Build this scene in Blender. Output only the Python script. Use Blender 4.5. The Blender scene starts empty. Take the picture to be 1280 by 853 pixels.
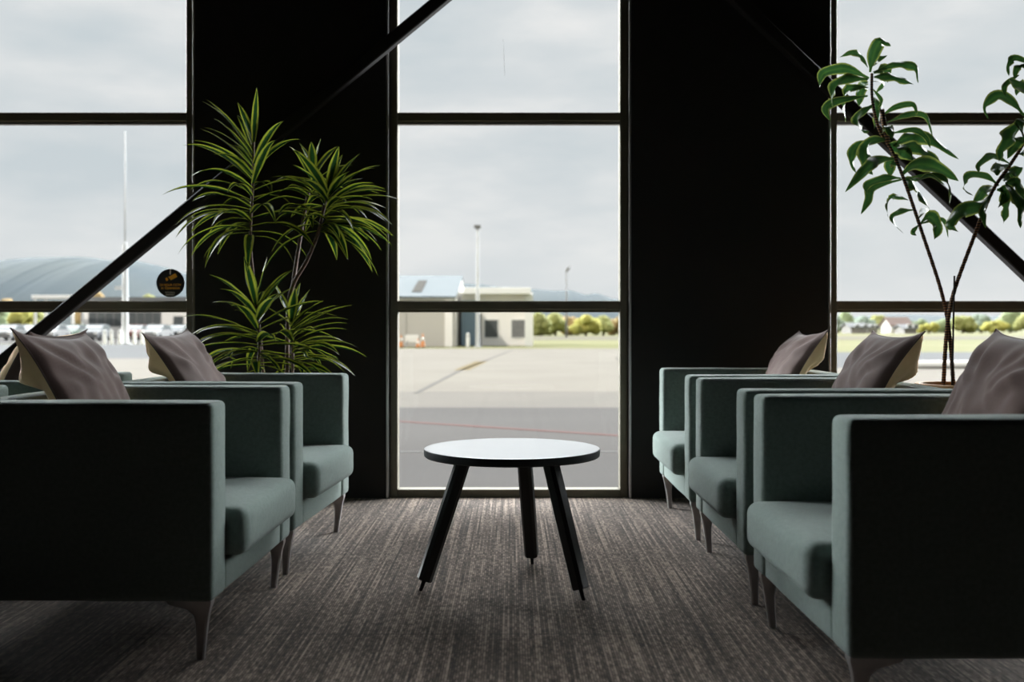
import bpy, bmesh, math, random
from mathutils import Vector, Matrix, noise

random.seed(7)
SC = bpy.context.scene
COL = SC.collection
PI = math.pi
F, H, HY = 1244.4, 0.87, 410.0      # focal length in pixels, eye height, horizon row


def P(px, py, Y):
    """point of the place at depth Y seen at a photograph pixel"""
    return Vector(((px - 640.0) / F * Y, Y, H + (HY - py) / F * Y))


# ------------------------------------------------------------------ materials
def mat(name):
    m = bpy.data.materials.new(name)
    m.use_nodes = True
    nt = m.node_tree
    return m, nt, nt.nodes['Principled BSDF']


def N(nt, typ, **kw):
    n = nt.nodes.new(typ)
    for k, v in kw.items():
        setattr(n, k, v)
    return n


def ramp(nt, fac, stops):
    r = N(nt, 'ShaderNodeValToRGB')
    el = r.color_ramp.elements
    while len(el) < len(stops):
        el.new(0.5)
    for e, (p, c) in zip(el, stops):
        e.position = p
        e.color = (c[0], c[1], c[2], 1)
    nt.links.new(fac, r.inputs['Fac'])
    return r.outputs['Color']


def simple(name, c1, c2=None, scale=20, rough=0.6, metal=0.0, bump=0.0, bscale=None, sheen=0.0, stretch=(1, 1, 1), spec=0.5, detail=4):
    """two close tones mixed by noise, with an optional fine bump"""
    m, nt, b = mat(name)
    c2 = c2 or tuple(x * 0.85 for x in c1)
    tc = N(nt, 'ShaderNodeTexCoord')
    mp = N(nt, 'ShaderNodeMapping')
    mp.inputs['Scale'].default_value = stretch
    nt.links.new(tc.outputs['Object'], mp.inputs['Vector'])
    nz = N(nt, 'ShaderNodeTexNoise')
    nz.inputs['Scale'].default_value = scale
    nz.inputs['Detail'].default_value = detail
    nt.links.new(mp.outputs['Vector'], nz.inputs['Vector'])
    nt.links.new(ramp(nt, nz.outputs['Fac'], [(0.3, c1), (0.7, c2)]), b.inputs['Base Color'])
    b.inputs['Roughness'].default_value = rough
    b.inputs['Metallic'].default_value = metal
    b.inputs['Specular IOR Level'].default_value = spec
    if sheen:
        b.inputs['Sheen Weight'].default_value = sheen
        b.inputs['Sheen Roughness'].default_value = 0.5
    if bump:
        n2 = N(nt, 'ShaderNodeTexNoise')
        n2.inputs['Scale'].default_value = bscale or scale * 4
        n2.inputs['Detail'].default_value = 3
        nt.links.new(mp.outputs['Vector'], n2.inputs['Vector'])
        bp = N(nt, 'ShaderNodeBump')
        bp.inputs['Strength'].default_value = bump
        bp.inputs['Distance'].default_value = 0.004
        nt.links.new(n2.outputs['Fac'], bp.inputs['Height'])
        nt.links.new(bp.outputs['Normal'], b.inputs['Normal'])
    return m


def carpet_material():
    m, nt, b = mat('carpet_ribbed_taupe')
    L = nt.links.new
    tc = N(nt, 'ShaderNodeTexCoord')
    sep = N(nt, 'ShaderNodeSeparateXYZ')
    L(tc.outputs['Object'], sep.inputs[0])

    def math_(op, a, c=0.0):
        n = N(nt, 'ShaderNodeMath', operation=op)
        for i, v in enumerate((a, c)):
            if isinstance(v, (int, float)):
                n.inputs[i].default_value = v
            else:
                L(v, n.inputs[i])
        return n.outputs[0]

    def noise_at(x, y, detail=1):
        cb = N(nt, 'ShaderNodeCombineXYZ')
        L(x, cb.inputs[0])
        L(y, cb.inputs[1])
        z = N(nt, 'ShaderNodeTexNoise')
        z.inputs['Scale'].default_value = 1.0
        z.inputs['Detail'].default_value = detail
        L(cb.outputs[0], z.inputs['Vector'])
        return z.outputs['Fac']
    X, Y = sep.outputs['X'], sep.outputs['Y']
    # straight ribs 7 mm apart; every rib has its own tone and breaks along its length
    q = math_('DIVIDE', X, 0.0070)
    rib = math_('FLOOR', q)
    inrib = math_('ABSOLUTE', math_('SUBTRACT', math_('FRACT', q), 0.5))
    tone = noise_at(math_('MULTIPLY', rib, 7.31), math_('MULTIPLY', Y, 1.3))
    dash = noise_at(math_('MULTIPLY', rib, 3.77), math_('MULTIPLY', Y, 30.0), 2)
    grain = noise_at(math_('MULTIPLY', X, 500.0), math_('MULTIPLY', Y, 300.0), 2)
    blot = noise_at(math_('MULTIPLY', X, 1.6), math_('MULTIPLY', Y, 1.6), 3)
    s = math_('ADD', math_('MULTIPLY', tone, 0.50), math_('MULTIPLY', dash, 0.50))
    s = math_('ADD', s, math_('MULTIPLY', math_('SUBTRACT', grain, 0.5), 0.30))
    s = math_('ADD', s, math_('MULTIPLY', math_('SUBTRACT', blot, 0.5), 0.10))
    s = math_('SUBTRACT', s, math_('MULTIPLY', inrib, 0.16))
    col = ramp(nt, s, [(0.34, (0.026, 0.0185, 0.0145)), (0.46, (0.080, 0.059, 0.046)), (0.61, (0.26, 0.20, 0.16))])
    # seams between the carpet tiles: one metre apart
    yy = math_('FRACT', math_('ADD', sep.outputs['Y'], 10.176), 0.0)
    seam = math_('LESS_THAN', yy, 0.005)
    mx = N(nt, 'ShaderNodeMix', data_type='RGBA')
    L(math_('MULTIPLY', seam, 0.75), mx.inputs['Factor'])
    L(col, mx.inputs['A'])
    mx.inputs['B'].default_value = (0.012, 0.01, 0.01, 1)
    L(mx.outputs['Result'], b.inputs['Base Color'])
    b.inputs['Roughness'].default_value = 0.95
    b.inputs['Specular IOR Level'].default_value = 0.15
    b.inputs['Sheen Weight'].default_value = 0.05
    bp = N(nt, 'ShaderNodeBump')
    bp.inputs['Strength'].default_value = 0.6
    bp.inputs['Distance'].default_value = 0.004
    L(s, bp.inputs['Height'])
    L(bp.outputs['Normal'], b.inputs['Normal'])
    return m


def glass_material():
    m, nt, b = mat('clear_window_glass')
    nt.nodes.remove(b)
    out = nt.nodes['Material Output']
    t = N(nt, 'ShaderNodeBsdfTransparent')
    t.inputs['Color'].default_value = (0.985, 0.99, 0.985, 1)
    g = N(nt, 'ShaderNodeBsdfGlossy')
    g.inputs['Roughness'].default_value = 0.02
    lw = N(nt, 'ShaderNodeLayerWeight')
    lw.inputs['Blend'].default_value = 0.5
    pw = N(nt, 'ShaderNodeMath', operation='POWER')
    nt.links.new(lw.outputs['Facing'], pw.inputs[0])
    pw.inputs[1].default_value = 5.0
    fr = N(nt, 'ShaderNodeMath', operation='MULTIPLY_ADD')
    nt.links.new(pw.outputs[0], fr.inputs[0])
    fr.inputs[1].default_value = 0.90
    fr.inputs[2].default_value = 0.02
    mx = N(nt, 'ShaderNodeMixShader')
    nt.links.new(fr.outputs[0], mx.inputs['Fac'])
    nt.links.new(t.outputs[0], mx.inputs[1])
    nt.links.new(g.outputs[0], mx.inputs[2])
    nt.links.new(mx.outputs[0], out.inputs['Surface'])
    return m


def leaf_material(name, stops, rough=0.35, trans=0.35, edge=None):
    """leaf colour across the blade (UV x runs from one edge to the other), partly translucent"""
    m, nt, b = mat(name)
    L = nt.links.new
    out = nt.nodes['Material Output']
    uv = N(nt, 'ShaderNodeUVMap')
    sep = N(nt, 'ShaderNodeSeparateXYZ')
    L(uv.outputs[0], sep.inputs[0])
    a = N(nt, 'ShaderNodeMath', operation='SUBTRACT')
    L(sep.outputs['X'], a.inputs[0])
    a.inputs[1].default_value = 0.5
    ab = N(nt, 'ShaderNodeMath', operation='ABSOLUTE')
    L(a.outputs[0], ab.inputs[0])
    d = N(nt, 'ShaderNodeMath', operation='MULTIPLY')
    L(ab.outputs[0], d.inputs[0])
    d.inputs[1].default_value = 2.0
    tc = N(nt, 'ShaderNodeTexCoord')
    nz = N(nt, 'ShaderNodeTexNoise')
    nz.inputs['Scale'].default_value = 22
    L(tc.outputs['Object'], nz.inputs['Vector'])
    ad = N(nt, 'ShaderNodeMath', operation='MULTIPLY_ADD')
    L(nz.outputs['Fac'], ad.inputs[0])
    ad.inputs[1].default_value = 0.3
    ad.inputs[2].default_value = -0.15
    s = N(nt, 'ShaderNodeMath', operation='ADD')
    L(d.outputs[0], s.inputs[0])
    L(ad.outputs[0], s.inputs[1])
    col = ramp(nt, s.outputs[0], stops)
    L(col, b.inputs['Base Color'])
    b.inputs['Roughness'].default_value = rough
    b.inputs['Specular IOR Level'].default_value = 0.5
    tr = N(nt, 'ShaderNodeBsdfTranslucent')
    L(col, tr.inputs['Color'])
    mx = N(nt, 'ShaderNodeMixShader')
    mx.inputs['Fac'].default_value = trans
    L(b.outputs[0], mx.inputs[1])
    L(tr.outputs[0], mx.inputs[2])
    L(mx.outputs[0], out.inputs['Surface'])
    return m


def ringed(name, c1, c2):
    """cane with pale leaf scars ringing it every centimetre"""
    m, nt, b = mat(name)
    tc = N(nt, 'ShaderNodeTexCoord')
    wv = N(nt, 'ShaderNodeTexWave', wave_type='BANDS', bands_direction='Z', wave_profile='SIN')
    wv.inputs['Scale'].default_value = 28.0
    wv.inputs['Distortion'].default_value = 1.2
    wv.inputs['Detail'].default_value = 1.0
    nt.links.new(tc.outputs['Object'], wv.inputs['Vector'])
    nt.links.new(ramp(nt, wv.outputs['Fac'], [(0.45, c1), (0.85, c2)]), b.inputs['Base Color'])
    b.inputs['Roughness'].default_value = 0.7
    return m


M = {}
M['carpet'] = carpet_material()
M['glass'] = glass_material()
M['wall'] = simple('black_painted_panel', (0.020, 0.019, 0.019), (0.026, 0.023, 0.022), 3, 0.75, spec=0.25)
M['dark'] = simple('dark_room_paint', (0.010, 0.009, 0.009), (0.008, 0.007, 0.007), 3, 0.9, spec=0.1)
M['bronze'] = simple('bronze_window_frame', (0.17, 0.15, 0.105), (0.14, 0.125, 0.088), 12, 0.45, metal=0.2)
M['alu'] = simple('anodised_trim', (0.45, 0.44, 0.43), (0.38, 0.37, 0.36), 12, 0.35, metal=0.8)
M['steel_black'] = simple('black_painted_steel', (0.018, 0.016, 0.017), (0.024, 0.021, 0.021), 8, 0.7, spec=0.2)
M['green'] = simple('sage_green_wool', (0.160, 0.205, 0.186), (0.205, 0.256, 0.234), 90, 0.95, bump=0.5, bscale=650, sheen=0.25, spec=0.1)
M['seam'] = simple('seam_thread', (0.05, 0.07, 0.065), None, 40, 0.9)
M['cast'] = simple('dark_cast_metal', (0.42, 0.40, 0.40), (0.34, 0.33, 0.33), 25, 0.38, metal=0.85)
M['velvet'] = simple('mauve_brown_velvet', (0.058, 0.033, 0.028), (0.092, 0.058, 0.050), 7, 0.75, bump=0.15, bscale=300, sheen=0.18, spec=0.15)
M['tan'] = simple('tan_cotton', (0.84, 0.56, 0.31), (0.88, 0.62, 0.37), 14, 0.9, bump=0.3, bscale=400)
M['laminate'] = simple('white_laminate', (0.80, 0.80, 0.81), (0.78, 0.78, 0.79), 5, 0.16)
M['edge'] = simple('black_table_edge', (0.012, 0.010, 0.014), None, 5, 0.4)
M['ash'] = simple('black_stained_ash', (0.006, 0.006, 0.006), (0.010, 0.009, 0.010), 60, 0.45, stretch=(1, 1, 0.06))
M['pot_wood'] = simple('pale_timber', (0.45, 0.27, 0.12), (0.36, 0.20, 0.085), 16, 0.6, stretch=(1, 1, 0.1))
M['bark_mulch'] = simple('bark_mulch', (0.36, 0.21, 0.09), (0.16, 0.09, 0.04), 60, 0.95, bump=1.0, bscale=90)
M['stem'] = simple('ringed_brown_cane', (0.10, 0.045, 0.022), (0.045, 0.024, 0.014), 30, 0.7, stretch=(0.2, 0.2, 3))
M['stem2'] = ringed('dark_ringed_cane', (0.030, 0.016, 0.013), (0.26, 0.12, 0.045))
M['lemon'] = leaf_material('lemon_striped_leaf', [(0.0, (0.006, 0.026, 0.006)), (0.44, (0.008, 0.032, 0.006)), (0.58, (0.17, 0.19, 0.016)), (0.86, (0.22, 0.235, 0.026)), (0.97, (0.03, 0.07, 0.012))], 0.27, 0.40)
M['deep'] = leaf_material('deep_green_leaf', [(0.0, (0.030, 0.072, 0.014)), (0.25, (0.016, 0.050, 0.012)), (0.66, (0.014, 0.046, 0.012)), (0.90, (0.15, 0.18, 0.04))], 0.30, 0.45)
M['sticker'] = simple('sticker_black', (0.012, 0.010, 0.010), None, 10, 0.5)
M['orange'] = simple('sticker_orange', (0.95, 0.42, 0.03), (0.92, 0.40, 0.03), 10, 0.5)
M['cream'] = simple('sticker_cream', (0.85, 0.76, 0.66), None, 10, 0.5)
GK = 0.21


def outdoor(name, c1, c2=None, *a, K=0.9, **k):
    c2 = c2 or tuple(x * 0.9 for x in c1)
    k.setdefault('spec', 0.08)
    return simple(name, tuple(x * K for x in c1), tuple(x * K for x in c2), *a, **k)


# outdoors
M['concrete'] = outdoor('pale_apron_concrete', (0.48, 0.425, 0.35), (0.42, 0.37, 0.305), 0.35, 0.9, detail=8, K=GK * 1.25)
M['concrete2'] = outdoor('grey_apron_concrete', (0.38, 0.335, 0.285), (0.34, 0.305, 0.26), 0.5, 0.9, detail=8, K=GK * 1.2)
M['asphalt'] = outdoor('worn_asphalt', (0.200, 0.180, 0.166), (0.235, 0.213, 0.197), 0.6, 0.9, detail=8, stretch=(0.4, 1, 1), K=GK * 1.08)
M['road'] = outdoor('grey_road', (0.30, 0.30, 0.31), (0.34, 0.34, 0.345), 0.5, 0.9, detail=8, K=GK)
M['redpaint'] = outdoor('faded_red_paint', (0.40, 0.19, 0.165), (0.36, 0.19, 0.165), 2, 0.9, K=GK)
M['whitepaint'] = outdoor('faded_white_paint', (0.50, 0.48, 0.46), (0.42, 0.41, 0.40), 2, 0.9, K=GK)
M['yellowpaint'] = outdoor('faded_yellow_paint', (0.52, 0.38, 0.14), (0.50, 0.38, 0.20), 1, 0.9, K=GK)
M['tar'] = outdoor('tar_joint', (0.28, 0.26, 0.23), (0.34, 0.31, 0.27), 2, 0.9, K=GK)
M['grass'] = outdoor('field_grass', (0.36, 0.36, 0.13), (0.46, 0.43, 0.20), 0.08, 0.95, detail=8, stretch=(0.4, 1, 1), K=GK * 1.4)
M['drygrass'] = outdoor('dry_grass', (0.46, 0.40, 0.28), (0.42, 0.38, 0.24), 0.1, 0.95, detail=8, stretch=(0.3, 1, 1), K=GK)
M['hill'] = outdoor('haze_tinted_forest', (0.25, 0.32, 0.37), (0.32, 0.37, 0.38), 0.006, 0.95, detail=6, K=0.25)  # forest colour with bluish distance haze mixed into it
M['shed_wall'] = outdoor('cream_cladding', (0.46, 0.44, 0.40), (0.44, 0.42, 0.385), 0.5, 0.7, K=1.1)
M['shed_roof'] = outdoor('pale_blue_roofing', (0.45, 0.53, 0.57), (0.42, 0.50, 0.54), 0.5, 0.6, K=0.22)
M['blue_door'] = outdoor('blue_grey_cladding', (0.26, 0.35, 0.42), (0.28, 0.37, 0.44), 0.5, 0.6)
M['white_wall'] = outdoor('white_render', (0.52, 0.50, 0.48), (0.50, 0.485, 0.465), 0.5, 0.7, K=1.65)
M['white'] = outdoor('white_paint', (0.72, 0.72, 0.70), (0.68, 0.68, 0.66), 2, 0.5, K=1.1)
M['galv'] = outdoor('painted_pole', (0.62, 0.63, 0.63), (0.58, 0.59, 0.60), 2, 0.45, metal=0.0, K=0.85)
M['dark_glass'] = outdoor('dark_glazing', (0.10, 0.11, 0.115), (0.13, 0.14, 0.14), 1, 0.15)
M['louvre'] = outdoor('grey_louvre', (0.24, 0.24, 0.24), (0.20, 0.20, 0.20), 3, 0.5)
M['cone'] = outdoor('orange_cone', (0.70, 0.30, 0.13), (0.66, 0.30, 0.15), 4, 0.6)
M['tyre'] = outdoor('black_rubber', (0.03, 0.03, 0.03), None, 6, 0.8)
M['bark'] = outdoor('tree_bark', (0.16, 0.12, 0.08), (0.11, 0.085, 0.06), 3, 0.9)
M['brick_roof'] = outdoor('pinkish_roof', (0.42, 0.31, 0.27), (0.38, 0.28, 0.25), 0.8, 0.8, K=0.4)
M['grey_roof'] = outdoor('grey_roof', (0.42, 0.43, 0.44), (0.38, 0.39, 0.40), 0.8, 0.8, K=0.4)
TREES = {  # foliage tones made paler and greyer, distance haze put into the colour
    'olive': outdoor('olive_foliage', (0.26, 0.28, 0.10), (0.36, 0.36, 0.16), 0.9, 0.95, detail=6, K=0.80),
    'gold': outdoor('golden_foliage', (0.46, 0.42, 0.12), (0.38, 0.38, 0.11), 0.9, 0.95, detail=6, K=0.80),
    'mid': outdoor('mid_green_foliage', (0.24, 0.30, 0.17), (0.31, 0.36, 0.21), 0.7, 0.95, detail=6, K=0.80),
    'blue': outdoor('blue_green_foliage', (0.25, 0.31, 0.26), (0.30, 0.36, 0.29), 0.7, 0.95, detail=6, K=0.80),
    'rust': outdoor('rusty_foliage', (0.44, 0.30, 0.16), (0.36, 0.29, 0.15), 0.8, 0.95, detail=6, K=0.80),
}
CARS = {
    'white': outdoor('white_car_paint', (0.70, 0.70, 0.70), None, 2, 0.3, K=0.3),
    'silver': outdoor('silver_car_paint', (0.45, 0.46, 0.48), None, 2, 0.3, K=0.3),
    'red': outdoor('dull_red_car_paint', (0.42, 0.15, 0.13), None, 2, 0.3, K=0.3),
    'grey': outdoor('dark_grey_car_paint', (0.16, 0.17, 0.18), None, 2, 0.3, K=0.3),
    'green': outdoor('green_car_paint', (0.20, 0.30, 0.22), None, 2, 0.3, K=0.3),
}


# ------------------------------------------------------------------ mesh helpers
def link(name, bm, m, parent=None, smooth=False, mats=None, auto=None):
    bmesh.ops.recalc_face_normals(bm, faces=bm.faces)
    me = bpy.data.meshes.new(name)
    bm.to_mesh(me)
    bm.free()
    for mm in (mats or [m]):
        me.materials.append(mm)
    if smooth:
        me.shade_smooth()
        if auto is not None:
            me.set_sharp_from_angle(angle=math.radians(auto))
    o = bpy.data.objects.new(name, me)
    COL.objects.link(o)
    if parent is not None:
        o.parent = parent
    return o


def tag(o, label=None, cat=None, group=None, kind=None):
    if label:
        o['label'] = label
    if cat:
        o['category'] = cat
    if group:
        o['group'] = group
    if kind:
        o['kind'] = kind
    return o


def empty(name, loc=(0, 0, 0), rz=0.0):
    o = bpy.data.objects.new(name, None)
    COL.objects.link(o)
    o.location = loc
    o.rotation_euler = (0, 0, rz)
    o.empty_display_size = 0.1
    return o


def dup(o, parent=None):
    c = o.copy()
    COL.objects.link(c)
    if parent is not None:
        c.parent = parent
    for ch in list(o.children):
        dup(ch, c)
    return c


def box(bm, x0, x1, y0, y1, z0, z1, bev=0.0, seg=2, mi=0):
    g = bmesh.ops.create_cube(bm, size=1.0)
    vs = g['verts']
    for v in vs:
        v.co = Vector((x0 + (v.co.x + 0.5) * (x1 - x0), y0 + (v.co.y + 0.5) * (y1 - y0), z0 + (v.co.z + 0.5) * (z1 - z0)))
    fs = set(f for v in vs for f in v.link_faces)
    for f in fs:
        f.material_index = mi
    if bev:
        es = list(set(e for v in vs for e in v.link_edges))
        r = bmesh.ops.bevel(bm, geom=es, offset=bev, segments=seg, profile=0.5, affect='EDGES')
        for f in r['faces']:
            f.material_index = mi
    return vs


def tube(bm, pts, rads, n=8, cap=True, phase=0.0, sq=1.0):
    pts = [Vector(p) for p in pts]
    if isinstance(rads, (int, float)):
        rads = [rads] * len(pts)
    rings = []
    up = None
    for i, p in enumerate(pts):
        t = (pts[min(i + 1, len(pts) - 1)] - pts[max(i - 1, 0)]).normalized()
        if up is None:
            up = Vector((0, 1, 0)) if abs(t.y) < 0.9 else Vector((1, 0, 0))
        a = t.cross(up).normalized()
        b = a.cross(t).normalized()
        up = b
        rings.append([bm.verts.new(p + (a * math.cos(2 * PI * k / n + phase) + b * math.sin(2 * PI * k / n + phase) * sq) * rads[i]) for k in range(n)])
    for r0, r1 in zip(rings, rings[1:]):
        for k in range(n):
            bm.faces.new((r0[k], r0[(k + 1) % n], r1[(k + 1) % n], r1[k]))
    if cap:
        bm.faces.new(rings[0][::-1])
        bm.faces.new(rings[-1])
    return rings


def lathe(bm, prof, n=32, c=(0, 0, 0), mi=0):
    """prof: (radius, z) pairs; radius 0 closes the end"""
    c = Vector(c)
    rings = []
    for r, z in prof:
        if r <= 1e-6:
            rings.append([bm.verts.new(c + Vector((0, 0, z)))])
        else:
            rings.append([bm.verts.new(c + Vector((r * math.cos(2 * PI * k / n), r * math.sin(2 * PI * k / n), z))) for k in range(n)])
    for a, b in zip(rings, rings[1:]):
        for k in range(n):
            k2 = (k + 1) % n
            if len(a) == 1 and len(b) == 1:
                continue
            if len(a) == 1:
                f = bm.faces.new((a[0], b[k2], b[k]))
            elif len(b) == 1:
                f = bm.faces.new((a[k], a[k2], b[0]))
            else:
                f = bm.faces.new((a[k], a[k2], b[k2], b[k]))
            f.material_index = mi


def prism(bm, poly, z0, z1):
    lo = [bm.verts.new((x, y, z0)) for x, y in poly]
    hi = [bm.verts.new((x, y, z1)) for x, y in poly]
    n = len(poly)
    bm.faces.new(lo[::-1])
    bm.faces.new(hi)
    for i in range(n):
        bm.faces.new((lo[i], lo[(i + 1) % n], hi[(i + 1) % n], hi[i]))


def loft(bm, sections):
    rings = [[bm.verts.new(p) for p in s] for s in sections]
    n = len(rings[0])
    for a, b in zip(rings, rings[1:]):
        for k in range(n):
            bm.faces.new((a[k], a[(k + 1) % n], b[(k + 1) % n], b[k]))
    bm.faces.new(rings[0][::-1])
    bm.faces.new(rings[-1])


# ------------------------------------------------------------------ the room
WY = 5.08            # inner face of the window wall
GY = 5.14            # plane of the window frames
CEIL = 3.3
RX, RB = 5.6, -3.6   # half width and rear of the room
PITCH = 2.255
WIN_W = 1.222
WIN_TOP = 3.18
WC = [-4.50, -2.242, -0.0165, 2.2385, 4.4935]      # centres of the five windows

bm = bmesh.new()
box(bm, -RX, RX, RB, WY + 0.14, -0.12, 0.0)
tag(link('floor', bm, M['carpet']), kind='structure')
bm = bmesh.new()
box(bm, -RX - 0.2, RX + 0.2, RB - 0.2, WY + 0.24, CEIL, CEIL + 0.2)
tag(link('ceiling', bm, M['dark']), kind='structure')
bm = bmesh.new()
edges = [-RX] + [e for c in WC for e in (c - WIN_W / 2, c + WIN_W / 2)] + [RX]
for i in range(0, len(edges), 2):
    box(bm, edges[i], edges[i + 1], WY, WY + 0.16, 0.0, CEIL)
for c in WC:
    box(bm, c - WIN_W / 2, c + WIN_W / 2, WY, WY + 0.16, WIN_TOP, CEIL)
tag(link('wall_front', bm, M['wall']), kind='structure')
for nm, a in (('wall_left', (-RX - 0.15, -RX, RB, WY + 0.16, 0, CEIL)), ('wall_right', (RX, RX + 0.15, RB, WY + 0.16, 0, CEIL)), ('wall_rear', (-RX - 0.15, RX + 0.15, RB - 0.15, RB, 0, CEIL))):
    bm = bmesh.new()
    box(bm, *a)
    tag(link(nm, bm, M['dark']), kind='structure')

FW = 0.041
TZ = (0.986, 1.954)          # heights of the two transoms
for i, c in enumerate(WC):
    root = tag(empty('window_%d' % (i + 1), (c, GY, 0)), kind='structure')
    x0, x1 = -WIN_W / 2, WIN_W / 2
    bm = bmesh.new()
    box(bm, x0, x0 + FW, -0.035, 0.045, 0.0, WIN_TOP, 0.003, 1)
    box(bm, x1 - FW, x1, -0.035, 0.045, 0.0, WIN_TOP, 0.003, 1)
    box(bm, x0 + FW, x1 - FW, -0.034, 0.044, 0.0, 0.040, 0.003, 1)
    box(bm, x0 + FW, x1 - FW, -0.034, 0.044, WIN_TOP - 0.04, WIN_TOP, 0.003, 1)
    link('window_frame', bm, M['bronze'], root)
    for z in TZ:
        bm = bmesh.new()
        box(bm, x0 + FW, x1 - FW, -0.033, 0.043, z - 0.022, z + 0.022, 0.003, 1)
        t = link('transom', bm, M['bronze'], root)
        bm = bmesh.new()
        box(bm, x0 + FW, x1 - FW, -0.014, 0.016, z - 0.036, z - 0.0225)
        link('glazing_bead', bm, M['alu'] if z > 1.5 else M['bronze'], t)
    zs = [0.040] + [v for z in TZ for v in (z - 0.022, z + 0.022)] + [WIN_TOP - 0.04]
    for k in range(0, 6, 2):
        bm = bmesh.new()
        box(bm, x0 + FW + 0.001, x1 - FW - 0.001, 0.018, 0.024, zs[k], zs[k + 1])
        link('glass_pane', bm, M['glass'], root)
    for s, xe in ((-1, x0), (1, x1)):
        bm = bmesh.new()
        a, b = (xe - 0.014, xe - 0.002) if s < 0 else (xe + 0.002, xe + 0.014)
        box(bm, a, b, WY - GY - 0.006, WY - GY - 0.0005, 0.0, WIN_TOP, 0.0015, 1)
        link('jamb_trim', bm, M['bronze'] if i < 2 else M['alu'], root)
    if i == 2:
        bm = bmesh.new()
        pts = [P(px, py, GY + 0.016) - Vector((c, GY, 0)) for px, py in ((629, 49), (629.6, 62), (630.3, 78), (630.8, 95))]
        tube(bm, pts, [0.0008, 0.0010, 0.0011, 0.0006], 6)
        link('dried_streak', bm, M['louvre'], root)

# round camera-notice sticker on the left window
SY = GY + 0.0145
cen = P(213.2, 354, SY)
st = tag(empty('window_sticker', cen), 'round black and orange camera notice sticker on the left window glass', 'sticker')
RS = 17.6 / F * SY
bm = bmesh.new()
lathe(bm, [(0, 0), (RS, 0), (RS, 0.0012), (0, 0.0012)], 48)
bmesh.ops.rotate(bm, verts=bm.verts, cent=(0, 0, 0), matrix=Matrix.Rotation(PI / 2, 3, 'X'))
link('sticker_disc', bm, M['sticker'], st)
u = RS / 288.0     # one unit of the close-up of the sticker (disc radius 288, centre 408,415)


def stk(x, y):
    return ((x - 410) * u, (415 - y) * u)


def flat_poly(name, polys, m, depth=0.0006, y=-0.0020):
    bm = bmesh.new()
    for poly in polys:
        a = [bm.verts.new((p[0], y, p[1])) for p in poly]
        b = [bm.verts.new((p[0], y - depth, p[1])) for p in poly]
        n = len(poly)
        bm.faces.new(a)
        bm.faces.new(b[::-1])
        for k in range(n):
            bm.faces.new((a[k], a[(k + 1) % n], b[(k + 1) % n], b[k]))
    return link(name, bm, m, st)


flat_poly('camera_symbol', [[stk(*p) for p in ((362, 292), (512, 215), (552, 290), (420, 358))],
                            [stk(*p) for p in ((305, 322), (340, 300), (368, 352), (330, 378))]], M['orange'])
flat_poly('camera_bracket', [[stk(*p) for p in ((396, 130), (418, 130), (418, 240), (396, 240))]], M['cream'])


def words(name, text, cx, cy, width, m):
    cu = bpy.data.curves.new(name, 'FONT')
    cu.body = text
    cu.align_x = 'CENTER'
    cu.align_y = 'CENTER'
    cu.size = 1.0
    cu.extrude = 0.004
    cu.offset = 0.024
    tmp = bpy.data.objects.new('tmp', cu)
    COL.objects.link(tmp)
    bpy.context.view_layer.update()
    me = bpy.data.meshes.new_from_object(tmp.evaluated_get(bpy.context.evaluated_depsgraph_get()))
    bpy.data.objects.remove(tmp)
    bpy.data.curves.remove(cu)
    w = max(v.co.x for v in me.vertices) - min(v.co.x for v in me.vertices)
    s = width * u / w
    me.transform(Matrix.Translation((stk(cx, cy)[0], -0.0022, stk(cx, cy)[1])) @ Matrix.Rotation(PI / 2, 4, 'X') @ Matrix.Scale(s, 4))
    me.name = name
    me.materials.clear()
    me.materials.append(m)
    o = bpy.data.objects.new(name, me)
    COL.objects.link(o)
    o.parent = st


words('notice_lettering', '24 HOUR CCTV', 410, 455, 440, M['orange'])
words('notice_lettering', 'in Operation', 412, 518, 380, M['orange'])
words('airport_lettering', 'ROTORUA', 402, 610, 195, M['cream'])
words('airport_lettering', 'AIRPORT', 402, 655, 185, M['cream'])

# steel braces in front of the window wall
BY = 4.975
for nm, a, b, lab in (('steel_brace', (50, 414), (551, 0), 'black diagonal steel brace crossing the left window and rising behind the striped plant'),
                      ('steel_brace', (1153, 219.5), (921, 0), 'black diagonal steel brace crossing the right window behind the broad-leaved plant')):
    A, B = P(a[0], a[1], BY), P(b[0], b[1], BY)
    d = (B - A) / (B.z - A.z)
    foot = A + d * (0.012 - A.z)
    head = A + d * (3.08 - A.z)
    root = tag(empty(nm, (foot.x, BY, 0)), lab, 'steel brace')
    o = Vector((foot.x, BY, 0))
    dd = (head - foot).normalized()
    side = Vector((0, 1, 0)).cross(dd).normalized()
    bm = bmesh.new()
    h2 = 0.030
    loft(bm, [[p - o + side * sx * h2 + Vector((0, 1, 0)) * sy * h2 for sx, sy in ((-1, -0.8), (-0.8, -1), (0.8, -1), (1, -0.8), (1, 0.8), (0.8, 1), (-0.8, 1), (-1, 0.8))] for p in (foot + dd * 0.03, head)])
    link('brace_tube', bm, M['steel_black'], root)
    bm = bmesh.new()
    box(bm, -0.11, 0.11, -0.07, 0.07, 0.0, 0.012, 0.002, 1)
    bp = link('base_plate', bm, M['steel_black'], root)
    for sx in (-1, 1):
        for sy in (-1, 1):
            bm = bmesh.new()
            lathe(bm, [(0, 0.012), (0.011, 0.012), (0.011, 0.020), (0, 0.020)], 6, (sx * 0.085, sy * 0.048, 0))
            link('bolt', bm, M['cast'], bp)

# ------------------------------------------------------------------ armchairs
CW, CD, CH, CB, AT = 0.82, 0.70, 0.676, 0.160, 0.118


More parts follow.
